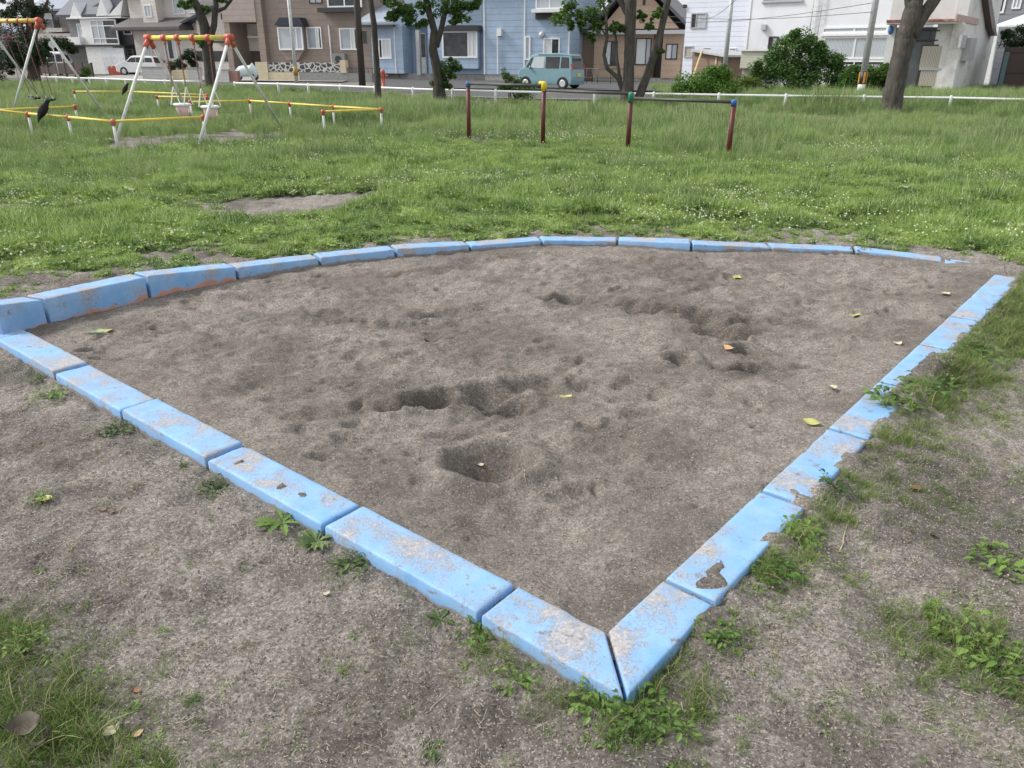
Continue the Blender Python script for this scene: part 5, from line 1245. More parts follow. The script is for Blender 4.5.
bush('bush', 'wispy young bush by the guard rail left of the van, before the blue house', 33, [(505, 74, 0, .25), (508, 80, 0, .3), (517, 83, 0, .3), (525, 87, 0, .3), (530, 92, -.3, .4), (522, 93, -.3, .4), (512, 88, 0, .3), (503, 86, 0, .25)], 1900, .05, m_leafB, 25)
bush('evergreen_bush', 'dark evergreen bush above the brown container at the right edge', 44, [(1012, 40, 0, .5), (1024, 36, 0, .6), (1008, 34, 0, .35), (1035, 42, 0, .7), (1020, 48, 0, .5), (1045, 50, 0, .8), (1030, 60, .8, .9)], 5200, .06, m_leafD, 26)
bush('garden_shrub', 'small spreading garden pine above the cream wall, left of the forked tree', 62, [(190, 54, 0, .5), (184, 57, 0, .35), (196, 57, 0, .35), (190, 60, 0, .35), (178, 63, 0, .4), (195, 66, 0, .4)], 1800, .09, m_leafD, 27)
bush('hedge', 'brownish hedge on the wall before the beige house, above the cream wall', 63, [(172, 64, 0, .35), (178, 66, 0, .35), (184, 66, 0, .35), (172, 68, 0, .3)], 1600, .07, leafm('brown hedge leaves', (.05, .05, .02), (.14, .13, .06), trans=.15), 28)
bush('hedge', 'dark hedge behind the board fence at the far left house', 80, [(46, 44, 0, .9), (55, 44, 0, .9), (64, 44, 0, .9), (50, 52, 0, 1.0), (44, 58, 0, 1.2), (70, 48, 0, .7)], 3600, .13, m_leafD, 29)
bush('bush', 'small light green weed bush beside the left end of the road, before the board fence', 52, [(86, 70, 0, .35), (88, 74, 0, .35), (83, 75, 0, .3)], 700, .06, m_leafB, 30)
bush('bush', 'low leafy shoots at the foot of the multi-stem tree', 30.5, [(618, 108, 0, .3), (632, 110, 0, .35), (645, 108, 0, .35), (655, 104, 0, .25)], 1500, .05, m_leafB, 31)

# ------------------------------------------------------------------ playground
def two(m, a, b_, r, n=12): m.tube([a, b_], r, n)
# low yellow pipe fences
FZ = .47
def pipefence(name, pts, label, end=(True, True)):
    q = [G(a, b_, FZ) for a, b_ in pts]
    t = thing(name, label, 'pipe fence', (q[0].x, q[0].y, 0), 'low yellow pipe fences round the swings')
    for i in range(len(q) - 1):
        m = MB(); two(m, q[i], q[i + 1], .024); m.build('rail', M_['yellow'], t, True)
    for i, p in enumerate(q):
        if pts[i][0] < -25: continue
        m = MB(); two(m, (p.x, p.y, -.1), (p.x, p.y, FZ - .02), .025); m.build('post', M_['palepaint'], t, True)
        m = MB(); m.ball(p, .050, 12, 8); m.tube([(p.x, p.y, FZ - .07), (p.x, p.y, FZ)], .036, 12); m.build('joint', M_['red'], t, True)
pipefence('pipe_fence', [(-70, 102), (28, 113.5), (68, 117), (113, 121.5), (203, 117)], 'low yellow pipe fence in front of the swings, with the bigger crow on it')
pipefence('pipe_fence', [(-60, 112.5), (75, 106.5)], 'low yellow pipe fence ending in a red joint beside the left swing seats')
pipefence('pipe_fence', [(74, 91.5), (130, 91.5), (207, 95)], 'long low yellow pipe fence at the back, with the smaller crow on it')
pipefence('pipe_fence', [(157, 96.5), (207, 97.5)], 'short low yellow pipe fence at the back, just in front of the long one')
pipefence('pipe_fence', [(190, 102), (249.6, 100.6), (289.6, 103.5), (333, 106.5), (381, 109.4), (323, 111.7)], 'low yellow pipe fence with a sharp end corner right of the baby swings')

def swingset(label, apexes, bases, zt, rbar, seats, bucket, nclamps):
    A = [Vector(a) for a in apexes]
    t = thing('swing_set', label, 'swing set', ((A[0].x + A[1].x) / 2, (A[0].y + A[1].y) / 2, 0))
    d = (A[1] - A[0]).normalized()
    m = MB(); two(m, A[0] - d * .05, A[1] + d * .05, rbar, 16); m.build('top_bar', M_['yellow'], t, True)
    for a, bs in zip(A, bases):
        m = MB(); m.ball(a, rbar * 1.6, 14, 10); two(m, a - d * rbar * 1.7, a + d * rbar * 1.7, rbar * 1.45, 16)
        for q in bs: m.tube([a, a + (Vector(q) - a).normalized() * .22], rbar * 1.05, 12)
        m.build('joint', M_['red'], t, True)
        for q in bs:
            m = MB(); two(m, a, q, .030, 12); m.build('leg', M_['palepaint'], t, True)
    L = (A[1] - A[0]).length
    for s in seats:
        sw = thing('swing', None, None); sw.parent = t
        hs = [A[0] + d * (L * s[0]), A[0] + d * (L * s[1])]
        zs = s[2]; off = Vector((s[3][0], s[3][1], 0))
        mid = (hs[0] + hs[1]) / 2 + off; 
        hw = .16 if bucket else .2; ends = [Vector((mid.x, mid.y, 0)) - d * hw, Vector((mid.x, mid.y, 0)) + d * hw]
        for h_ in hs:
            m = MB(); two(m, h_ - d * .05, h_ + d * .05, rbar * 1.35, 14); m.tube([h_ - Vector((0, 0, rbar)), h_ - Vector((0, 0, rbar + .08))], .03, 8); m.build('clamp', M_['red'], t, True)
        # chains of real links
        side = Vector((-d.y, d.x, 0))
        sw.location = (0, 0, 0); bpy.data.objects.remove(sw)
        for h_, e in zip(hs, ends):
            m = MB(); top = h_ - Vector((0, 0, rbar + .06)); bot = Vector((e.x, e.y, zs + (.35 if bucket else .04)))
            n = int((top - bot).length / .045); dirc = (bot - top).normalized()
            for k in range(n):
                c = top.lerp(bot, (k + .5) / n); w_ = side if k % 2 else d
                pts = [c + dirc * (.028 * math.cos(a)) + w_ * (.013 * math.sin(a)) for a in np.linspace(0, 2 * math.pi, 9)]
                m.tube(pts, .0055, 5, False)
            m.build('chain', M_['rust'], t)
            if bucket:
                m = MB()
                for sg in (-1, 1): two(m, bot, Vector((e.x, e.y, zs)) + side * .14 * sg, .012, 8)
                m.build('hanger', M_['white'], t)
        if bucket:
            c = Vector((mid.x, mid.y, zs))
            m = MB(); pts = [c + d * (.16 * math.cos(a)) + side * (.13 * math.sin(a)) for a in np.linspace(0, 2 * math.pi, 21)]; m.tube(pts, .03, 8); 
            m.tube([c - d * .22 , c + d * .22], .02, 8); m.build('seat_ring', M_['white'], t, True)
            m = MB(); vs = []; fs = []; nn = 20
            for j, (k, zz) in enumerate(((1, 0), (.95, -.08), (.75, -.17), (.4, -.22))):
                for i in range(nn):
                    a = 2 * math.pi * i / nn; vs.append(c + d * (.155 * k * math.cos(a)) + side * (.125 * k * math.sin(a)) + Vector((0, 0, zz)))
            for j in range(3):
                for i in range(nn):
                    if j == 1 and i % 5 == 0: continue       # leg openings
                    fs.append((j * nn + i, j * nn + (i + 1) % nn, (j + 1) * nn + (i + 1) % nn, (j + 1) * nn + i))
            fs.append(tuple(3 * nn + i for i in range(nn)))
            m.add(vs, fs); m.build('bucket_seat', M_['pink'], t, True)
        else:
            c = Vector((mid.x, mid.y, zs)); m = MB()
            vs = []; fs = []
            for k in range(9):
                u = (k / 8 - .5) * 2; p = c + d * (hw * 1.05 * u) - Vector((0, 0, .05 * (1 - u * u)))
                for (sg, zz) in ((-.08, 0), (.08, 0), (.08, -.02), (-.08, -.02)): vs.append(p + side * sg + Vector((0, 0, zz)))
            for k in range(8):
                for j in range(4): fs.append((k * 4 + j, k * 4 + (j + 1) % 4, k * 4 + 4 + (j + 1) % 4, k * 4 + 4 + j))
            fs += [(0, 1, 2, 3), (35, 34, 33, 32)]; m.add(vs, fs); m.build('seat', M_['black'], t, True)
            for e in ends:
                m = MB(); q = Vector((e.x, e.y, zs)); two(m, q - Vector((0, 0, .02)), q + Vector((0, 0, .09)), .016, 8); m.build('seat_hook', M_['palepaint'], t)
    return t
def apex_at(px, py, b1, b2):
    """apex over the middle of its two feet, at the height the picture shows"""
    my = (b1.y + b2.y) / 2
    return P(px, py, my)
bR = [G(198, 148), G(283, 130)]; bL = [G(116, 141), G(199, 130)]
aR = apex_at(229, 37.5, *bR); aL = apex_at(148.5, 38, *bL)
swingset('baby swing set with pink bucket seats on a yellow top bar with red joints', [aL, aR], [bL, bR], aL.z, .047, [(.20, .37, .62, (0, .05)), (.56, .75, .60, (.05, -.15))], True, 4)
bR = [G(10, 122), G(107, 118)]; bL = [G(-62, 121), G(49, 110)]
aR = apex_at(38.5, 20.5, *bR); aL = apex_at(-16, 21, *bL)
swingset('taller swing set with black flat seats at the left edge', [aL, aR], [bL, bR], aL.z, .05, [(.30, .48, .50, (0, .6)), (.66, .84, .50, (0, .4))], False, 4)

# horizontal bars
def onz(px, py, Y): return P(px, py, Y).z
hb = []
for (px0, py0, px1, py1) in ((468, 83, 469, 140), (543.5, 84, 543.3, 147), (630, 95, 628.6, 156), (733.5, 101, 729.5, 158)):
    g = G(px1, py1); hb.append(g)
# posts stand on one straight line
hb[3] = P(731, 130, 12.9); hb[3].z = 0
d = (hb[3] - hb[0]); d.normalize()
def meet(px, py):
    a = P(px, py, 10); k = a.x / 10        # same bearing, on the line of posts
    t_ = (hb[0].x - k * hb[0].y) / (k * d.y - d.x); return hb[0] + d * t_
hb[1] = meet(543.4, 115); hb[2] = meet(629.2, 125)
ztops = [onz(468, 82, hb[0].y), onz(543, 82, hb[1].y), onz(630, 92.5, hb[2].y), onz(733, 100, hb[3].y)]
t = thing('horizontal_bar', 'three-step horizontal bar on dark red posts with coloured caps', 'exercise bar', hb[0])
for p, z, cm in zip(hb, ztops, ('bluecap', 'yellowcap', 'greencap', 'bluecap')):
    m = MB(); two(m, (p.x, p.y, -.1), (p.x, p.y, z - .05), .042, 14); m.build('post', M_['darkred'], t, True)
    hcap = .12 if cm in ('yellowcap', 'greencap') else .05
    m = MB(); m.tube([(p.x, p.y, z - hcap - .04), (p.x, p.y, z - .02), (p.x, p.y, z), (p.x, p.y, z + .012)], [.048, .048, .04, .01], 14)
    if cm == 'yellowcap': m.tube([Vector((p.x, p.y, z - .02)) - d * .1, Vector((p.x, p.y, z - .02))], .034, 12)
    if cm != 'yellowcap' or True:
        pass
    m.build('cap', M_[cm], t, True)
zb = [ztops[0] - .03, ztops[2] - .02 + .03, ztops[3] - .03]
zb[1] = onz(580, 92, (hb[1].y + hb[2].y) / 2)
for i in range(3):
    a = hb[i]; b_ = hb[i + 1]; m = MB(); two(m, (a.x, a.y, zb[i]), (b_.x, b_.y, zb[i]), .026, 12); m.build('bar', M_['pipe'], t, True)

# crows
def crow(px, py, z, Yo, s, face, label, lean=1.0):
    c = G(px, py, z); 
    t = thing('crow', label, 'crow', c)
    f = Vector((math.cos(face), math.sin(face), 0)); sd_ = Vector((-f.y, f.x, 0)); up = Vector((0, 0, 1))
    def pt(a, h_): return c + (f * a + up * h_) * s
    sp = [(-.20, -.17, .016, .045), (-.17, -.10, .03, .055), (-.12, -.01, .07, .07), (-.07, .07, .105, .09), (-.01, .15, .115, .10), (.04, .23, .10, .09), (.08, .29, .07, .068), (.11, .335, .058, .056), (.135, .365, .058, .055), (.17, .375, .042, .042), (.195, .372, .018, .018)]
    vs = []; fs = []; n = 14
    for i, (a, h_, rv, rw) in enumerate(sp):
        a0 = sp[max(i - 1, 0)]; a1 = sp[min(i + 1, len(sp) - 1)]
        dr = (f * (a1[0] - a0[0]) + up * (a1[1] - a0[1])).normalized(); nrm = dr.cross(sd_).normalized()
        for k in range(n):
            q = 2 * math.pi * k / n; vs.append(pt(a, h_) + (nrm * math.cos(q) * rv + sd_ * math.sin(q) * rw) * s)
    for i in range(len(sp) - 1):
        for k in range(n): fs.append((i * n + k, i * n + (k + 1) % n, (i + 1) * n + (k + 1) % n, (i + 1) * n + k))
    fs += [tuple(range(n)), tuple((len(sp) - 1) * n + k for k in range(n))]
    m = MB(); m.add(vs, fs); m.build('body', M_['crow'], t, True)
    m = MB(); m.tube([pt(.175, .372), pt(.215, .368), pt(.255, .352)], [.016 * s, .012 * s, .002], 10); m.build('beak', M_['dark'], t, True)
    for sg in (-1, 1):
        m = MB()
        w = [pt(.05, .235) + sd_ * .062 * sg * s, pt(-.02, .15) + sd_ * .085 * sg * s, pt(-.11, 0) + sd_ * .06 * sg * s, pt(-.18, -.13) + sd_ * .02 * sg * s]
        m.tube(w, [.02 * s, .032 * s, .026 * s, .006 * s], 10); m.build('wing', M_['crow'], t, True)
        m = MB(); m.tube([pt(0, .09) + sd_ * .03 * sg * s, pt(.02, .05) + sd_ * .035 * sg * s, pt(0, .02) + sd_ * .035 * sg * s], [.016 * s, .008 * s, .006 * s], 8)
        for a in (-.4, 0, .4): m.tube([pt(0, .022) + sd_ * .035 * sg * s, pt(.04, .026) + sd_ * (.035 * sg + a * .04) * s], [.006 * s, .004 * s], 6)
        m.build('leg', M_['dark'], t, True)
    return t
M_['crow'] = simple('black feathers', (.006, .006, .008), .8, .3, 20)
crow(45, 115.5, FZ, 0, .72, math.radians(25), 'larger black crow perched on the front yellow pipe fence')
crow(126, 91.8, FZ, 0, .66, math.radians(20), 'smaller black crow perched on the back yellow pipe fence')

# ------------------------------------------------------------------ grass protos
def blade(V, Fc, T, x, y, h, w, lean, ang, tint, curve=1.0, nseg=3):
    k = len(V); dx, dy = math.cos(ang), math.sin(ang); px_, py_ = -dy, dx
    fa = random.uniform(0, math.pi); px_, py_ = math.cos(fa), math.sin(fa)
    for s in range(nseg):
        t = s / nseg; ww = w * (1 - t * .55) * .5; off = lean * h * t ** (1 + curve); z = h * t * (1 - .18 * lean * t)
        V.append((x + dx * off - px_ * ww, y + dy * off - py_ * ww, z)); V.append((x + dx * off + px_ * ww, y + dy * off + py_ * ww, z))
        if s: Fc.append((k + 2 * s - 2, k + 2 * s - 1, k + 2 * s + 1, k + 2 * s)); T.append(tint)
    V.append((x + dx * lean * h, y + dy * lean * h, h * (1 - .18 * lean))); Fc.append((k + 2 * nseg - 2, k + 2 * nseg - 1, k + 2 * nseg)); T.append(tint)
def leaflet(V, Fc, T, x, y, z, r, ang, tilt, tint):
    k = len(V); n = 6
    for i in range(n):
        a = 2 * math.pi * i / n; u = r * math.cos(a) * 1.15; v = r * math.sin(a)
        V.append((x + math.cos(ang) * (u + r) - math.sin(ang) * v, y + math.sin(ang) * (u + r) + math.cos(ang) * v, z + tilt * (u + r) ))
    Fc.append(tuple(range(k, k + n))); T.append(tint)
def proto(name, fn, mat):
    V, Fc, T = [], [], []; fn(V, Fc, T)
    me = bpy.data.meshes.new(name); me.from_pydata(V, [], Fc); me.materials.append(mat); me.update()
    at = me.attributes.new('tint', 'FLOAT', 'FACE'); at.data.foreach_set('value', np.array(T, dtype=np.float32))
    return bpy.data.objects.new(name, me)
R = random
def p_clover(V, Fc, T):
    for i in range(34):
        a = R.uniform(0, 6.28); r = .16 * R.random() ** .5; x, y = r * math.cos(a), r * math.sin(a); z = R.uniform(.025, .085); ti = R.random()
        b0 = R.uniform(0, 6.28); s = R.uniform(.011, .018)
        for j in range(3): leaflet(V, Fc, T, x, y, z, s, b0 + j * 2.09, R.uniform(-.35, .5), ti)
    for i in range(80):
        a = R.uniform(0, 6.28); r = .16 * R.random() ** .5
        blade(V, Fc, T, r * math.cos(a), r * math.sin(a), R.uniform(.06, .19), R.uniform(.004, .009), R.uniform(.1, .7), R.uniform(0, 6.28), R.random())
def p_tall(V, Fc, T):
    for i in range(75):
        a = R.uniform(0, 6.28); r = .17 * R.random() ** .5
        blade(V, Fc, T, r * math.cos(a), r * math.sin(a), R.uniform(.16, .40) * (1.15 - r * 2), R.uniform(.004, .008), R.uniform(.1, .7), R.uniform(0, 6.28), R.random(), nseg=4)
def p_seed(V, Fc, T):
    p_tall(V, Fc, T)
    for i in range(6):
        a = R.uniform(0, 6.28); r = .14 * R.random(); h = R.uniform(.35, .5)
        blade(V, Fc, T, r * math.cos(a), r * math.sin(a), h, .006, R.uniform(.05, .25), R.uniform(0, 6.28), .97, nseg=4)
def p_short(V, Fc, T):
    for i in range(26):
        a = R.uniform(0, 6.28); r = .05 * R.random() ** .5
        blade(V, Fc, T, r * math.cos(a), r * math.sin(a), R.uniform(.03, .09), R.uniform(.0022, .004), R.uniform(.2, 1.0), R.uniform(0, 6.28), R.random(), nseg=4)
def p_long(V, Fc, T):
    for i in range(30):
        a = R.uniform(0, 6.28); r = .04 * R.random() ** .5
        blade(V, Fc, T, r * math.cos(a), r * math.sin(a), R.uniform(.05, .14), R.uniform(.0025, .005), R.uniform(.4, 1.3), R.uniform(0, 6.28), R.random(), nseg=5)
m_clov = leafm('clover and lawn', (.06, .138, .026), (.42, .56, .15), dry=(.56, .60, .38), trans=.3, dryamt=.10, big=1.8)
m_tall = leafm('meadow grass', (.08, .163, .046), (.35, .48, .16), dry=(.46, .47, .27), trans=.3, dryamt=.08, big=.35)
m_fg = leafm('foreground grass', (.08, .145, .028), (.27, .37, .11), dry=(.38, .32, .18), trans=.3, dryamt=.12, big=1.5)
def coll(name, protos):
    c = bpy.data.collections.new(name)
    for p in protos: c.objects.link(p)
    return c
def gnscatter(name, pts, scl, idx, tilt, cl, mat, label, cat):
    n = len(pts)
    me = bpy.data.meshes.new(name); me.vertices.add(n); me.vertices.foreach_set('co', np.asarray(pts, dtype=np.float32).ravel())
    a = me.attributes.new('sc', 'FLOAT', 'POINT'); a.data.foreach_set('value', np.asarray(scl, dtype=np.float32))
    a = me.attributes.new('ix', 'INT', 'POINT'); a.data.foreach_set('value', np.asarray(idx, dtype=np.int32))
    rot = np.stack([rng.normal(0, tilt, n), rng.normal(0, tilt, n), rng.uniform(0, 6.283, n)], 1)
    a = me.attributes.new('rot', 'FLOAT_VECTOR', 'POINT'); a.data.foreach_set('vector', rot.astype(np.float32).ravel())
    me.materials.append(mat)
    o = bpy.data.objects.new(name, me); C.objects.link(o)
    ng = bpy.data.node_groups.new(name, 'GeometryNodeTree')
    ng.interface.new_socket('Geometry', in_out='INPUT', socket_type='NodeSocketGeometry'); ng.interface.new_socket('Geometry', in_out='OUTPUT', socket_type='NodeSocketGeometry')
    gi = ng.nodes.new('NodeGroupInput'); go = ng.nodes.new('NodeGroupOutput')
    mp = ng.nodes.new('GeometryNodeMeshToPoints'); ip = ng.nodes.new('GeometryNodeInstanceOnPoints'); ci = ng.nodes.new('GeometryNodeCollectionInfo')
    ci.inputs['Collection'].default_value = cl; ci.inputs['Separate Children'].default_value = True; ci.inputs['Reset Children'].default_value = True
    def na(t, nm):
        q = ng.nodes.new('GeometryNodeInputNamedAttribute'); q.data_type = t; q.inputs['Name'].default_value = nm; return q.outputs[0]
    ip.inputs['Pick Instance'].default_value = True
    e2r = ng.nodes.new('FunctionNodeEulerToRotation')
    ng.links.new(gi.outputs[0], mp.inputs[0]); ng.links.new(mp.outputs[0], ip.inputs['Points']); ng.links.new(ci.outputs[0], ip.inputs['Instance'])
    ng.links.new(na('INT', 'ix'), ip.inputs['Instance Index']); ng.links.new(na('FLOAT', 'sc'), ip.inputs['Scale'])
    ng.links.new(na('FLOAT_VECTOR', 'rot'), e2r.inputs[0]); ng.links.new(e2r.outputs[0], ip.inputs['Rotation'])
    ng.links.new(ip.outputs[0], go.inputs[0])
    md = o.modifiers.new('scatter', 'NODES'); md.node_group = ng
    tag(o, label, cat, kind='stuff'); return o
def gz(x, y): return ground_h(x, y)
def frustum(x, y, mg=1.5):
    return (np.abs(x) < (y * .74 + mg)) & (y > .6)
# bare patches in the lawn
bare = []
for (px, py, rx, ry) in ((280, 207, 1.0, 1.15), (325, 202, .7, .6), (385, 195, .8, .35), (190, 141, 1.9, 1.3), (150, 145, 1.2, .9), (235, 136, 1.3, .9), (20, 140, 1.0, .4), (120, 152, .8, .5), (930, 275, .15, .1), (180, 265, .4, .15), (620, 190, .8, .12)):
    g = G(px, py); bare.append((g.x, g.y, rx, ry))
def baremask(x, y):
    r = np.zeros(x.shape)
    wob = 1 + fbm(x, y, 2.5, 3) * .9
    for (cx, cy, rx, ry) in bare: r = np.maximum(r, np.exp(-(((x - cx) / rx) ** 2 + ((y - cy) / ry) ** 2) ** 2 * wob))
    return r
railx = np.array([p.x for p in (R1 + R2)][::-1]); raily = np.array([p.y for p in (R1 + R2)][::-1])
def behind_arc(x, y):
    dA, v = segd(x, y, Aline); ins = inpoly(x, y)
    ok = (~ins) & ((y > 4.4) & ((x < -2.0) | (y > 5.6))) 
    return ok, dA
# lawn: clover mix near, meadow grass further out
n = 105000
yy = rng.uniform(4.2, 16, n); xx = rng.uniform(-1, 1, n) * (yy * .74 + 1.5)
ok, dA = behind_arc(xx, yy)
keepy = rng.random(n) < (yy * .74 + 1.5) / 13.4
edge = sstep(.12, .75, dA + fbm(xx, yy, 2.2, 3) * .35)
k = ok & keepy & (rng.random(n) < edge) & (rng.random(n) > baremask(xx, yy) * 1.25) & (dA > .14) & (rng.random(n) < 1 - sstep(12.5, 16, yy) * .7)
k &= ~((xx > 3.2) & (yy < 5.75) )
x, y = xx[k], yy[k]; z = gz(x, y) - .01
cl = coll('clover_protos', [proto('a_clover_%d' % i, p_clover, m_clov) for i in range(4)])
s = (.42 + .42 * rng.random(len(x))) * (.5 + .5 * sstep(.2, 1.6, dA[k])) * (1 + fbm(x, y, 2.2, 3) * 1.1)
gnscatter('clover_lawn', np.stack([x, y, z], 1), s, rng.integers(0, 4, len(x)), .12, cl, m_clov, 'bright clover and short grass lawn behind the curved sandbox edge', 'lawn')
print('clover', len(x))
n = 62000
u = rng.random(n); yy = 9.0 + (58 - 9) * u ** 1.35; xx = rng.uniform(-1, 1, n) * (yy * .72 + 2)
ry = np.interp(xx, railx, raily)
keep = (yy < ry + 3.3 + 1.2 * np.clip((xx - 1) / 7, 0, 1)) & (rng.random(n) > baremask(xx, yy) * 1.2)
keep &= rng.random(n) < .12 + .88 * sstep(9, 14.5, yy + fbm(xx, yy, .35, 3) * 6)
# tramped paths and uneven growth
gr = fbm(xx, yy, .22, 4, .6)
x, y = xx[keep], yy[keep]; gk = gr[keep]
z = gz(x, y) - .01
s = (.55 + .5 * rng.random(len(x))) * (1 + gk * 1.1 + .7 * fbm(x, y, 1.1, 2)) * (.42 + .45 * sstep(9.5, 17, y)) * (1 + .5 * sstep(-2.5, 0, y - np.interp(x, railx, raily)) * (x > 5))
cl = coll('meadow_protos', [proto('a_meadow_%d' % i, p_tall if i < 3 else p_seed, m_tall) for i in range(5)])
gnscatter('meadow_grass', np.stack([x, y, z], 1), s, rng.integers(0, 5, len(x)), .1, cl, m_tall, 'long meadow grass across the park up to the guard rail', 'grass')
print('meadow', len(x))
# verge on the far side of the road (right part) and under houses
n = 9000
xx = rng.uniform(2, 40, n); yy = rng.uniform(28, 52, n)
ry = np.interp(xx, railx, raily)
k = (yy > ry + 10.9 - 4.5 * sstep(8, 12, xx)) & (xx > 7.5) & (yy < 46)
x, y = xx[k], yy[k]
gnscatter('verge_grass', np.stack([x, y, np.full(len(x), .07)], 1), .7 + .6 * rng.random(len(x)), rng.integers(0, 5, len(x)), .1, cl, m_tall, 'grass verge beside the houses across the road', 'grass')

# clover flowers
def p_flower(V, Fc, T):
    h = 0
    for j in range(2, 5):
        pass
    n = 7
    for j, (rr, zz) in enumerate(((.004, .0), (.0095, .006), (.009, .013), (.004, .018))):
        for i in range(n):
            a = 6.283 * i / n; V.append((rr * math.cos(a), rr * math.sin(a), zz))
    for j in range(3):
        for i in range(n): Fc.append((j * n + i, j * n + (i + 1) % n, (j + 1) * n + (i + 1) % n, (j + 1) * n + i)); T.append(.5)
    Fc.append(tuple(range(21, 28))); T.append(.5)
m_fl = simple('clover flower', (.66, .68, .52), .8, .1, 60)
n = 26000
yy = rng.uniform(5, 22, n); xx = rng.uniform(-1, 1, n) * (yy * .74 + 1.5)
ok, dA = behind_arc(xx, yy)
dens = np.clip(.35 + fbm(xx, yy, .5, 3) * 1.6, 0, 1) * sstep(.3, 1.2, dA) * (yy < 20)
k = ok & (rng.random(n) < dens * 1.2 * (1 - sstep(12, 20, yy))) & (rng.random(n) > baremask(xx, yy) * 1.3) & ~((xx > 3.2) & (yy < 5.9))
x, y = xx[k], yy[k]; z = gz(x, y) + rng.uniform(.05, .11, len(x)) + .06 * sstep(11, 16, y)
cl2 = coll('flower_protos', [proto('a_flower_0', p_flower, m_fl)])
gnscatter('clover_flowers', np.stack([x, y, z], 1), (.45 + .4 * rng.random(len(x))) * (1 + .02 * y), np.zeros(len(x)), .2, cl2, m_fl, 'white clover flower heads dotted over the lawn', 'flowers')

# foreground grass
n = 120000
xx = rng.uniform(-4.6, 6.5, n); yy = rng.uniform(.85, 7.5, n)
ins = inpoly(xx, yy)
dR, vR = segd(xx, yy, Rline); dL, vL = segd(xx, yy, Lline); dA, _ = segd(xx, yy, Aline)
rightside = ((xx - apex.x) * Rn.x + (yy - apex.y) * Rn.y > KW + .0) & (xx > apex.x - .1)
leftside = ((xx - apex.x) * Ln.x + (yy - apex.y) * Ln.y > KW) & ~rightside
def blob(px, py, rx, ry=None):
    g = G(px, py); ry = ry or rx
    return np.exp(-(((xx - g.x) / rx) ** 2 + ((yy - g.y) / ry) ** 2))
nz = fbm(xx, yy, 3.0, 4, .6)
den = np.zeros(n)
# right of the right arm: a green strip along the kerb, patchy away from it
den = np.where(rightside, .5 * np.exp(-((dR - .1) / .15) ** 2) * (1 + nz * 2) + .05 + np.clip(nz * 1.3 + .05, 0, 1) * .6, den)
den = den + np.where(rightside, .45 * blob(900, 440, .28, .3) + .5 * blob(960, 395, .45, .3) + 1.0 * blob(1015, 340, .5, .5) + .25 * blob(790, 570, .12, .16) + .6 * blob(960, 640, .22, .14) + .45 * blob(1010, 730, .2, .2) + .3 * blob(870, 730, .15, .1) + .9 * blob(1060, 300, .9, 1.2) + .35 * blob(900, 500, .3, .2), 0)
den = np.where(rightside, den + .8 * sstep(4.3, 5.2, xx) + sstep(3.0, 3.8, xx) * sstep(4.3, 5.2, yy), den)
cw = np.maximum(blob(650, 728, .17, .09), blob(560, 700, .14, .08)); cw = np.maximum(cw, blob(500, 660, .12, .06)); cw = np.maximum(cw, .8 * blob(700, 690, .1, .1)); cw = np.maximum(cw, .8 * blob(740, 640, .1, .12))
den = np.where(leftside | rightside, np.maximum(den, cw * .9), den)
lc = blob(5, 720, .22, .2) + .8 * blob(60, 760, .25, .07) + .7 * blob(-5, 640, .16, .14) + .35 * blob(110, 770, .22, .05)
den = np.where(leftside, np.maximum(den, lc * 1.3 + .012 + .03 * np.clip(nz * 2, 0, 1) + .07 * np.exp(-((dL - .1) / .06) ** 2)), den)
den = np.where(leftside & (yy < 1.75), den + .07 * np.clip(1 + nz * 3, 0, 2), den)
den = np.where(leftside & (xx < -3.4), den + .4 * sstep(-3.4, -4.2, xx), den)
k = (~ins) & (rightside | leftside) & (rng.random(n) < den) & (np.minimum(dR, dL) > KW / 2 + .012) & ~behind_arc(xx, yy)[0]
x, y = xx[k], yy[k]; z = gz(x, y) - .004; dk = den[k]
def p_leafy(V, Fc, T):
    for i in range(16):
        a = R.uniform(0, 6.28); d0 = .045 * R.random() ** .6; L = R.uniform(.012, .028); hd = a + R.uniform(-.9, .9); z0 = R.uniform(.003, .022); tl = R.uniform(-.2, .7); ti = R.random() * .85
        x0, y0 = d0 * math.cos(a), d0 * math.sin(a); k = len(V)
        for s in range(4):
            t = s / 3; hw = L * .3 * math.sin(math.pi * (t * .9 + .05)) ** .7; zz = z0 + math.sin(tl) * L * t - L * .3 * t * t
            cx_, cy_ = x0 + math.cos(hd) * L * t, y0 + math.sin(hd) * L * t
            V += [(cx_ - math.sin(hd) * hw, cy_ + math.cos(hd) * hw, zz + hw * .3), (cx_ + math.sin(hd) * hw, cy_ - math.cos(hd) * hw, zz)]
            if s: Fc.append((k + 2 * s - 2, k + 2 * s - 1, k + 2 * s + 1, k + 2 * s)); T.append(ti)
    for i in range(8):
        a = R.uniform(0, 6.28); r = .05 * R.random()
        blade(V, Fc, T, r * math.cos(a), r * math.sin(a), R.uniform(.03, .08), .003, R.uniform(.4, 1.2), R.uniform(0, 6.28), R.random(), nseg=4)
cls = coll('short_protos', [proto('a_short_%d' % i, p_short, m_fg) for i in range(3)] + [proto('b_long_%d' % i, p_long, m_fg) for i in range(2)] + [proto('c_leafy_%d' % i, p_leafy, m_fg) for i in range(3)])
idx = np.where(rng.random(len(x)) < np.clip(dk - .3, 0, .5), 3 + rng.integers(0, 2, len(x)), rng.integers(0, 3, len(x)))
idx = np.where(rng.random(len(x)) < .16, 5 + rng.integers(0, 3, len(x)), idx)
s = (.38 + .55 * rng.random(len(x))) * (.55 + .4 * np.clip(dk, 0, 1)) * (.8 + .1 * sstep(3, 5, y)) * (.78 + .22 * sstep(.1, .35, np.minimum(dR, dL)[k]))
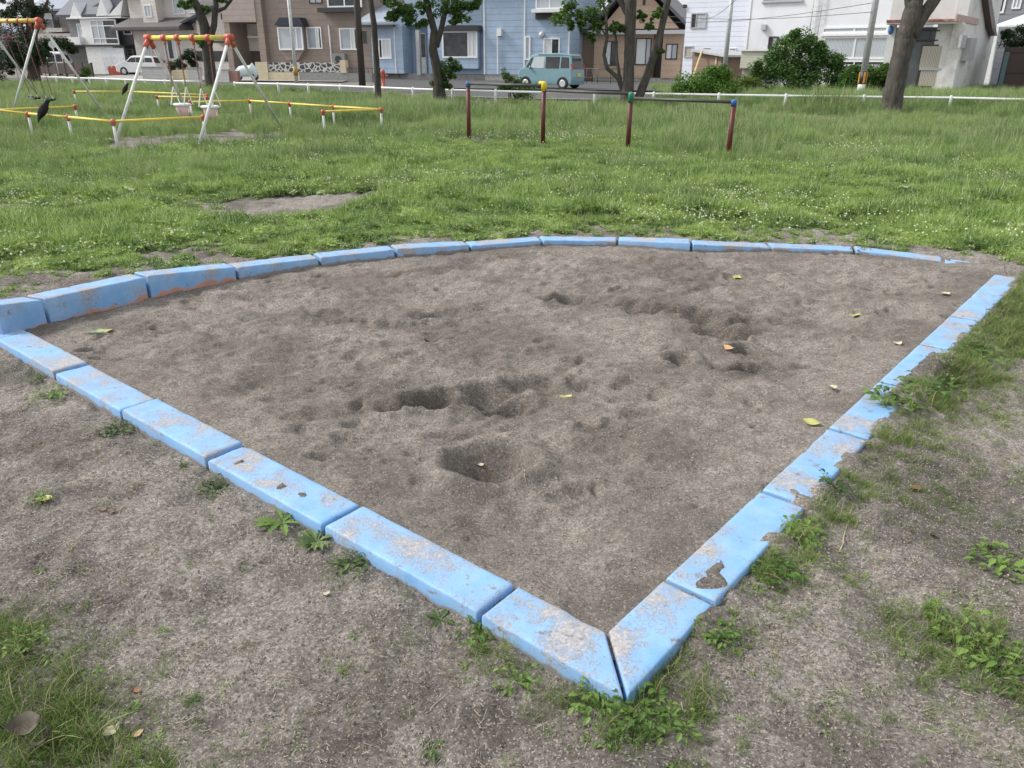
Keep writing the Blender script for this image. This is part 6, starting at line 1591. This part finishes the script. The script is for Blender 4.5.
gnscatter('foreground_grass', np.stack([x, y, z], 1), s, idx, .2, cls, m_fg, 'sparse tufts of grass on the bare soil round the sandbox', 'grass')
print('fg', len(x))
# dead grass straws and bark litter on the soil
def p_straw(V, Fc, T):
    for i in range(7):
        a = R.uniform(0, 6.28); L = R.uniform(.004, .018); x, y = R.uniform(-.05, .05), R.uniform(-.05, .05); w_ = R.uniform(.0004, .0009); z0 = R.uniform(.001, .006); z1 = R.uniform(.001, .008)
        k = len(V); c, s = math.cos(a), math.sin(a)
        V += [(x - s * w_, y + c * w_, z0), (x + s * w_, y - c * w_, z0), (x + c * L + s * w_, y + s * L - c * w_, z1), (x + c * L - s * w_, y + s * L + c * w_, z1)]
        Fc.append((k, k + 1, k + 2, k + 3)); T.append(R.random())
m_straw = leafm('dry straw', (.14, .11, .08), (.44, .38, .30), trans=.1, big=3)
n = 11000
xx = rng.uniform(-2.6, 4, n); yy = rng.uniform(.95, 3.8, n); ins = inpoly(xx, yy)
dR, _ = segd(xx, yy, Rline); dL, _ = segd(xx, yy, Lline)
k = (~ins) & (np.minimum(dR, dL) > KW / 2 + .02) & (rng.random(n) < np.clip(.25 + fbm(xx, yy, 1.7, 3) * 1.5 + .5 * (xx > .8) + .3 * (yy < 1.7), 0, 1))
x, y = xx[k], yy[k]
gnscatter('straw_litter', np.stack([x, y, gz(x, y)], 1), .7 + .8 * rng.random(len(x)), rng.integers(0, 3, len(x)), .05, coll('straw_protos', [proto('a_straw_%d' % i, p_straw, m_straw) for i in range(3)]), m_straw, 'bits of dry straw scattered on the bare soil', 'litter')
# grit
def p_grit(V, Fc, T):
    for i in range(9):
        x, y = R.uniform(-.04, .04), R.uniform(-.04, .04); r = R.uniform(.0012, .003)
        k = len(V); V += [(x - r, y - r * .8, 0), (x + r, y - r, 0), (x + r * .9, y + r, 0), (x - r, y + r, 0), (x + r * R.uniform(-.3, .3), y, r * 1.3)]
        for q in ((0, 1, 4), (1, 2, 4), (2, 3, 4), (3, 0, 4)): Fc.append(tuple(k + a for a in q)); T.append(R.random())
m_grit = leafm('grit', (.10, .085, .072), (.36, .325, .285), trans=0, big=3)
n = 16000
xx = rng.uniform(-3.4, 4, n); yy = rng.uniform(.95, 5.2, n); ins = inpoly(xx, yy)
dR, _ = segd(xx, yy, Rline); dL, _ = segd(xx, yy, Lline)
k = (rng.random(n) < 2.2 / (yy ** 1.4)) & (np.minimum(dR, dL) > KW / 2 + .02) & ~((xx > 3.2) & (yy > 4.5)) & (rng.random(n) < np.where(ins, .2, 1))
x, y = xx[k], yy[k]; z = np.where(ins[k], sand_h(x, y), gz(x, y))
gnscatter('grit', np.stack([x, y, z - .0004], 1), .6 + .8 * rng.random(len(x)), rng.integers(0, 3, len(x)), .0, coll('grit_protos', [proto('a_grit_%d' % i, p_grit, m_grit) for i in range(3)]), m_grit, 'fine pale and dark grit on the soil and sand', 'grit')

# ------------------------------------------------------------------ single weeds
m_weed = leafm('weed leaves', (.06, .125, .022), (.19, .30, .065), trans=.3, big=6)
m_weed2 = leafm('dull weed leaves', (.05, .09, .026), (.15, .22, .07), trans=.25, big=6)
def leafy(V, Fc, T, g, r, n, rr):
    for i in range(n):
        a = rr.uniform(0, 6.283); d0 = r * rr.random() ** .6; cx_, cy_ = g.x + math.cos(a) * d0, g.y + math.sin(a) * d0
        h0 = rr.uniform(.004, .35 * r + .012); L = r * rr.uniform(.16, .34); hd = a + rr.uniform(-1.1, 1.1); tl = rr.uniform(-.3, .75); ti = rr.random(); w_ = L * rr.uniform(.22, .36); k = len(V); ns = 5
        for s in range(ns + 1):
            t = s / ns; hw = w_ * (math.sin(math.pi * (t * .92 + .04)) ** .7) * (1 if s % 2 else .82); dd = L * t
            x0 = cx_ + math.cos(hd) * dd * math.cos(tl); y0 = cy_ + math.sin(hd) * dd * math.cos(tl); z0 = g.z + h0 + math.sin(tl) * dd - L * .35 * t * t
            V += [(x0 - math.sin(hd) * hw, y0 + math.cos(hd) * hw, z0 + hw * .3), (x0, y0, z0), (x0 + math.sin(hd) * hw, y0 - math.cos(hd) * hw, z0 + hw * .3)]
            if s:
                q = k + 3 * s; Fc += [(q - 3, q - 2, q + 1, q), (q - 2, q - 1, q + 2, q + 1)]; T += [ti, ti]
        # stalk
        k = len(V); V += [(g.x + (cx_ - g.x) * .3, g.y + (cy_ - g.y) * .3, g.z), (g.x + (cx_ - g.x) * .3 + .002, g.y + (cy_ - g.y) * .3, g.z), (cx_ + .001, cy_, g.z + h0), (cx_, cy_, g.z + h0)]; Fc.append((k, k + 1, k + 2, k + 3)); T.append(ti)
def weed(px, py, r, nl, label, mat=m_weed, lobed=True, seed=0, up=.5, zz=0, bushy=False):
    g = G(px, py, zz); g.z = float(ground_h(np.array([g.x]), np.array([g.y]))[0]) - .003
    rr = random.Random(seed + int(px)); V, Fc, T = [], [], []
    if bushy:
        leafy(V, Fc, T, g, r, nl * 4, rr); nl = 4
    for i in range(nl):
        a = 6.283 * i / nl + rr.uniform(-.9, .9); L = r * rr.uniform(.35, 1.1); e = up * rr.uniform(.5, 1.3); w_ = L * rr.uniform(.10, .19); ti = rr.random()
        ns = 9; k = len(V)
        for s in range(ns + 1):
            t = s / ns; d_ = L * t * math.cos(e * (1 - .2 * t)); h_ = L * (math.sin(e) * t - .75 * math.sin(e) * t * t * .9)
            prof = math.sin(math.pi * (t ** 1.35) * .93 + .12) * (1 if not lobed else (1 if s % 2 else .55)) + .06
            hw = w_ * prof
            c, sn = math.cos(a), math.sin(a); x0, y0 = g.x + c * d_, g.y + sn * d_
            V += [(x0 - sn * hw, y0 + c * hw, g.z + h_ + .003 + hw * .35), (x0, y0, g.z + h_ + .003), (x0 + sn * hw, y0 - c * hw, g.z + h_ + .003 + hw * .35)]
            if s:
                q = k + 3 * s
                Fc += [(q - 3, q - 2, q + 1, q), (q - 2, q - 1, q + 2, q + 1)]; T += [ti, ti]
    o = tinted('weed', V, Fc, T, mat)
    for v in o.data.vertices: v.co -= g
    o.location = g
    tag(o, label, 'weed', 'leafy weeds growing round the sandbox')
    return o
W_ = [(283, 527, .085, 10, 'bright green toothed weed at the left arm, at the joint of the third block', m_weed), (317, 545, .075, 16, 'fine-leaved rosette weed just right of the toothed weed by the left arm', m_weed2),
      (350, 570, .06, 12, 'dull low weed under the second block of the left arm', m_weed2), (214, 489, .075, 13, 'dark green weed beside the fourth block of the left arm', m_weed2),
      (184, 469, .03, 6, 'tiny weed at the joint between fourth and fifth blocks of the left arm', m_weed), (117, 432, .09, 14, 'grassy weed tuft beside the fifth block of the left arm', m_weed2),
      (54, 395, .10, 14, 'low weed beside the sixth block of the left arm', m_weed), (40, 381, .07, 10, 'small weed near the left photo edge by the left arm', m_weed2), (44, 505, .05, 9, 'flat pale weed on the bare soil at left', m_weed),
      (440, 620, .06, 8, 'low weed left of the second joint beside the left arm', m_weed2), (480, 636, .075, 12, 'leafy weed at the first joint of the left arm', m_weed), (520, 680, .06, 10, 'weed in the grass just left of the front corner', m_weed),
      (600, 712, .075, 12, 'broad-leaved weed directly below the front corner tip', m_weed), (640, 722, .085, 13, 'largest broad-leaved weed right of the front corner tip', m_weed), (668, 735, .07, 11, 'broad-leaved weed below and right of the front corner', m_weed),
      (612, 748, .05, 8, 'small weed at the bottom centre of the photo', m_weed), (716, 650, .075, 12, 'weed clump beside the first block of the right arm', m_weed), (775, 580, .10, 14, 'leafy weed beside the second block of the right arm', m_weed),
      (800, 545, .09, 14, 'dense leafy weed beside the joint of the second and third blocks on the right', m_weed), (833, 500, .09, 7, 'spindly weed beside the third block of the right arm', m_weed2), (890, 415, .14, 14, 'leafy weed beside the buried block of the right arm', m_weed),
      (925, 405, .15, 14, 'spreading weed right of the buried block', m_weed), (975, 365, .16, 14, 'spreading weed near the top of the right arm', m_weed), (972, 640, .11, 13, 'broad-leaved weed on the soil at lower right', m_weed),
      (998, 672, .10, 14, 'large leafy weed at the right edge, lower of a pair', m_weed), (1008, 570, .12, 12, 'leafy weed at the right edge beside bare soil', m_weed), (940, 620, .07, 10, 'small weed left of the broad-leaved one at lower right', m_weed),
      (193, 702, .03, 6, 'tiny pale weed on the bare soil at lower left', m_weed), (133, 716, .035, 5, 'tiny weed beside dead leaves at bottom left', m_weed), (430, 745, .05, 5, 'pointed weed shoot at the bottom edge left of centre', m_weed2),
      (858, 252, .14, 14, 'weed growing in the gap of the curved kerb on the right', m_weed2), (30, 650, .06, 10, 'small leafy weed in the grass at lower left', m_weed)]
for i, a in enumerate(W_): weed(a[0], a[1], a[2] * (1.2 if i < 3 else 1.0 if 11 <= i <= 14 else .9), int(a[3] * 1.5), a[4], mat=a[5], seed=i * 7, up=.6 if i % 3 else .4, bushy=(i not in (0, 1, 9, 28, 29)))

# ------------------------------------------------------------------ fallen leaves and twigs
def leaf(px, py, L, mat, label, inside, ang=0, curl=.3, zoff=.004):
    g = G(px, py, .03 if inside else 0)
    A_ = (np.array([g.x]), np.array([g.y])); g.z = float((sand_h(*A_) if inside else ground_h(*A_))[0]) + zoff
    vs = []; fs = []; ns = 8
    for s in range(ns + 1):
        t = s / ns; w_ = L * .34 * math.sin(math.pi * min(1, t * .96 + .02)) ** .8 + .0006
        for j in (-1, -.5, 0, .5, 1):
            xx_ = (t - .5) * L; yy_ = w_ * j
            zz_ = curl * L * ((t - .5) ** 2 * 1.1 + .35 * abs(j) * w_ / L * 1.5) + .12 * L * math.sin(t * 5 + j * 2 + px) * curl
            vs.append(Vector((xx_, yy_, zz_)))
    for s in range(ns):
        for j in range(4): fs.append((s * 5 + j, s * 5 + j + 1, s * 5 + 6 + j, s * 5 + 5 + j))
    m = MB(); m.add(vs, fs); m.tube([(-L * .5, 0, curl * L * .28), (-L * .68, .004, .004), (-L * .8, .01, .001)], [.0009, .0008, .0006], 5)
    o = m.build('fallen_leaf', mat, None, True); mi = min(v.co.z for v in o.data.vertices)
    o.location = (g.x, g.y, g.z - mi); o.rotation_euler = (0, 0, ang)
    tag(o, label, 'leaf', 'fallen leaves on sand and soil'); return o
ly = simple('yellow green leaf', (.42, .42, .13), .55, .2, 40); lg = simple('pale dry leaf', (.52, .47, .33), .7, .2, 40); lb = simple('brown dead leaf', (.20, .115, .07), .75, .3, 40); lr = simple('reddish leaf', (.38, .15, .09), .7, .3, 40); ldk = simple('grey brown dead leaf', (.10, .08, .065), .8, .3, 30)
lgn = simple('green fallen leaf', (.20, .28, .12), .6, .2, 40)
for a in ((811, 425, .080, ly, 'big yellow green leaf on the sand beside the right arm', True, 2.6, .35), (96, 333, .09, lgn, 'dull green leaf on the sand at the far left', True, .3, .4), (106, 329, .08, ly, 'small yellow leaf touching the green leaf at the far left of the sand', True, .5, .4),
          (738, 271, .10, ly, 'small yellow leaf on the sand near the back edge', True, 1.0, .4), (855, 313, .07, ly, 'curled yellow brown leaf on the sand at right', True, 0, .8), (897, 345, .06, lg, 'pale leaf on the sand left of the right arm', True, .5, .5),
          (832, 389, .045, lg, 'white leaf scrap on the sand near the fifth block of the right arm', True, 0, .6), (945, 296, .07, lg, 'pale leaf on the sand near the far right corner', True, .3, .3), (726, 345, .09, simple('orange brown leaf', (.50, .30, .14), .6, .2, 40), 'orange brown leaf by the dug trench in the sand', True, -.5, .3),
          (710, 332, .10, lgn, 'green leaf lying in the dug trench', True, .8, .4), (566, 386, .06, ly, 'tiny yellow leaf near the middle of the sand', True, 0, .5), (480, 446, .03, lg, 'tiny pale leaf on the rim of the deep hole', True, 0, .5),
          (431, 331, .09, ldk, 'dark leaf in a small hollow left of centre in the sand', True, .2, .4), (46, 506, .055, ly, 'narrow yellow green leaf on the soil at left', False, .2, .3), (103, 513, .03, lb, 'small brown leaf on the soil left of the left arm', False, 0, .5), (113, 516, .03, lb, 'dark brown curled leaf beside the small brown leaf at left', False, .9, .8),
          (136, 687, .022, lr, 'small reddish leaf on the soil at lower left', False, .6, .5), (112, 731, .045, lg, 'pale tan dead leaf in the grass at bottom left', False, 1.2, .5), (138, 735, .028, simple('tan leaf', (.55, .40, .22), .7, .2, 40), 'tiny tan leaf right of the pale dead leaf at bottom left', False, .8, .4),
          (913, 496, .045, lb, 'brown leaf on the soil right of the right arm', False, .2, .7), (932, 540, .03, ldk, 'dark curled leaf on the soil at right', False, .4, 1.0), (808, 487 + 0, .03, ly, 'tiny yellow scrap on the third block joint of the right arm', False, .1, .4),
          (327, 598, .022, lg, 'tiny pale scrap on the soil below the left arm', False, .4, .5)):
    leaf(*a)
# curled dead leaf, bottom left
for (px, py, L, ag, lab) in ((28, 745, .085, .3, 'large dark curled dead leaf at the bottom left corner'), (45, 752, .06, 1.4, 'dark crumpled leaf leaning on the large curled one at bottom left')):
    leaf(px, py, L, ldk, lab, False, ag, 1.1, .02)
# yellow flower seen in the grass at left
def twig(px0, py0, px1, py1, r, label, inside=False, mat=None):
    a = G(px0, py0); b_ = G(px1, py1); fn = sand_h if inside else ground_h
    pts = []
    for k in range(7):
        t = k / 6; p = a.lerp(b_, t) + Vector((math.sin(k * 2.1) * .004, math.cos(k * 1.7) * .004, 0)); p.z = float(fn(np.array([p.x]), np.array([p.y]))[0]) + r * .7 + .002; pts.append(p)
    m = MB(); m.tube([p - pts[0] for p in pts], [r * (1 - .07 * k) for k in range(7)], 7); o = m.build('twig', mat or m_tw, None, True); o.location = pts[0]; tag(o, label, 'twig', 'twigs on the ground')
m_tw = simple('dry twig', (.20, .155, .115), .8, .3, 40); m_tw2 = simple('pale straw stem', (.46, .40, .29), .8, .2, 40)
twig(34, 562, 46, 555, .002, 'short dark twig on the soil at left'); twig(70, 556, 84, 545, .0015, 'thin straw stem near the short twig at left', mat=m_tw2); twig(518, 470, 527, 490, .0015, 'thin pale stem beside the deep hole in the sand', True, m_tw2)
twig(838, 560, 852, 510, .0025, 'long pale stem rising beside the third block of the right arm', mat=m_tw2); twig(292, 556, 300, 535, .0012, 'thin curved stem below the rosette weed', mat=m_tw2); twig(425, 712, 448, 690, .0012, 'thin straw on the soil below the left arm', mat=m_tw2)
twig(240, 562, 248, 558, .002, 'short dark twig on the soil below the fourth left block')
